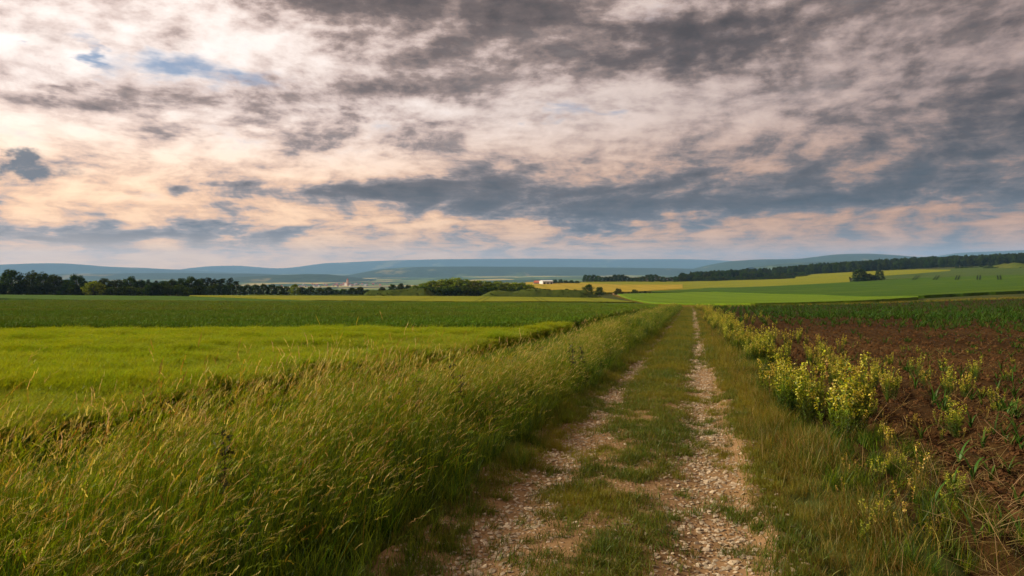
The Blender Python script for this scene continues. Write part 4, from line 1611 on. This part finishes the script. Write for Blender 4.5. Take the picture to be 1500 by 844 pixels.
for k in range(70):
    px = random.gauss(495, 32) if k < 50 else random.gauss(970, 30)
    Y = random.uniform(3600, 4700)
    building('village_house', px, Y, 0, 0, 0, 0, None, None, random.uniform(0, 3.14), ('small red-roofed house', 'long red-roofed house', 'large grey-roofed hall')[(k * 7) % 3] + ' in the village around the church tower' if k < 50 else 'pale house in the valley hamlet beyond the even tree row', 'house',
             ('small village houses', 'long village houses', 'village halls')[(k * 7) % 3] if k < 50 else 'houses of the far hamlet', me=HM[(k * 7) % 3] if k < 50 else HM[2 - (k % 2)])


# ------------------------------------------------------------------ hills
def _hill(n, pos):
    a, _ = n.noise(pos, 0.0012, 6, .6)
    b, _ = n.noise(pos, 0.012, 4, .65)
    vo = n.new('ShaderNodeTexVoronoi'); n.put(vo.inputs['Vector'], n.vm('MULTIPLY', pos, (1, .5, 0))); vo.inputs['Scale'].default_value = 1 / 700.0
    r, g, bb = n.sep(vo.outputs['Color'])
    col = n.mix(b, (.018, .034, .014), (.035, .055, .02))
    col = n.mix(n.mul(n.smooth(a, .58, .64), n.smooth(r, .35, .4), .55), col, n.ramp(g, [(0, (.16, .15, .05)), (.5, (.09, .12, .03)), (.8, (.22, .18, .07))], 'CONSTANT'))
    return col, b, .8, 30.0


M_HILL = surf_mat('wooded_hills', _hill)


def hill(pts, Y, depth, label, seed, amp=.5):
    """wooded ridge: crest rows from the photo at a given distance, sloping down to the valley both ways"""
    px = np.array([p[0] for p in pts], float); rw = np.array([p[1] for p in pts], float)
    n, nd = 220, 26
    P = np.linspace(px[0], px[-1], n)
    Rw = np.interp(P, px, rw)
    Rw = np.convolve(np.pad(Rw, 4, 'edge'), np.ones(9) / 9, 'valid')
    V = np.linspace(-1, 1, nd)[:, None]
    x = (P - 750) / FPX * Y
    Y_ = Y + V * depth + 0 * x[None]
    X = x[None] * (1 + 0 * V) + 0 * Y_
    crest = CAMZ - (Rw + amp * fbm(P + seed * 50, P * 0, .05, 4) - HROW) / FPX * Y
    g = base_z(X, Y_) - 25
    prof = np.cos(V * math.pi / 2) ** 1.2
    ridge = (fbm(X, Y_, .0012, 4)) * depth * .05 * (1 - prof) * prof * 4
    Z = g + (crest[None] - g) * prof + ridge * (np.abs(V) > .02)
    me = mesh('hill', np.stack([X, Y_, Z], -1).reshape(-1, 3), grid_faces(nd, n), M_HILL, True)
    return tag(link(bpy.data.objects.new('hill', me)), label, 'hill', kind='structure')


hill([(-900, 396), (-300, 388), (0, 388), (60, 385.5), (105, 386), (150, 391), (190, 391.5), (250, 395), (330, 399), (420, 403)], 13500, 1800, 'long blue hill over the dark tree row', 1)
hill([(180, 403), (260, 397), (300, 391), (330, 389), (365, 389.5), (385, 393), (430, 393), (470, 386), (560, 382), (640, 380), (700, 379.5), (760, 379), (830, 379), (900, 380), (1000, 379.5), (1060, 381.5), (1110, 386), (1300, 398)], 17500, 2200, 'farthest pale blue ridge across the valley', 2)
hill([(-900, 406), (-200, 404), (0, 402), (130, 401), (260, 400), (380, 401), (420, 404), (480, 409)], 8200, 800, 'low hazy ridge behind the dark tree row', 3)
hill([(300, 412), (350, 406), (400, 403), (450, 401.5), (480, 402), (510, 405), (545, 410)], 6000, 600, 'rounded wooded hill above the valley village', 4)
hill([(470, 410), (520, 402), (560, 394), (610, 391), (700, 390.5), (850, 391.5), (980, 393), (1060, 395), (1120, 402)], 8600, 1000, 'broad dark blue wooded ridge in the middle of the valley', 5)
hill([(1000, 399), (1050, 385), (1090, 381), (1120, 379.5), (1150, 380), (1185, 379), (1210, 373.5), (1245, 371.5), (1290, 372), (1330, 376), (1375, 378), (1430, 376), (1480, 374), (1600, 370), (2300, 372)], 8600, 1200, 'blue table-topped hills behind the forest on the right', 6)
hill([(1340, 384), (1390, 372.5), (1405, 370), (1450, 368.5), (1510, 366), (1700, 362), (2300, 362)], 13000, 1500, 'far blue hills at the right end of the forest', 7)
hill([(1100, 392), (1150, 386), (1200, 383), (1260, 382), (1330, 384), (1400, 392)], 6200, 600, 'dark wooded foothill just over the forest', 8)


# ------------------------------------------------------------------ haze
def haze():
    b = MB(); b.box((0, 0, 120), (43000, 43000, 860), (1, 1, 1))
    m, n = material('haze_air')
    v = n.new('ShaderNodeVolumePrincipled')
    v.inputs['Color'].default_value = (.30, .58, 1.0, 1)
    v.inputs['Density'].default_value = 4.8e-5
    v.inputs['Anisotropy'].default_value = .0
    n.put(n.out.inputs['Volume'], v.outputs[0])
    o = link(bpy.data.objects.new('haze', b.me('haze', m)))
    tag(o, 'thin blue evening haze over the whole valley', 'haze', kind='stuff')


haze()
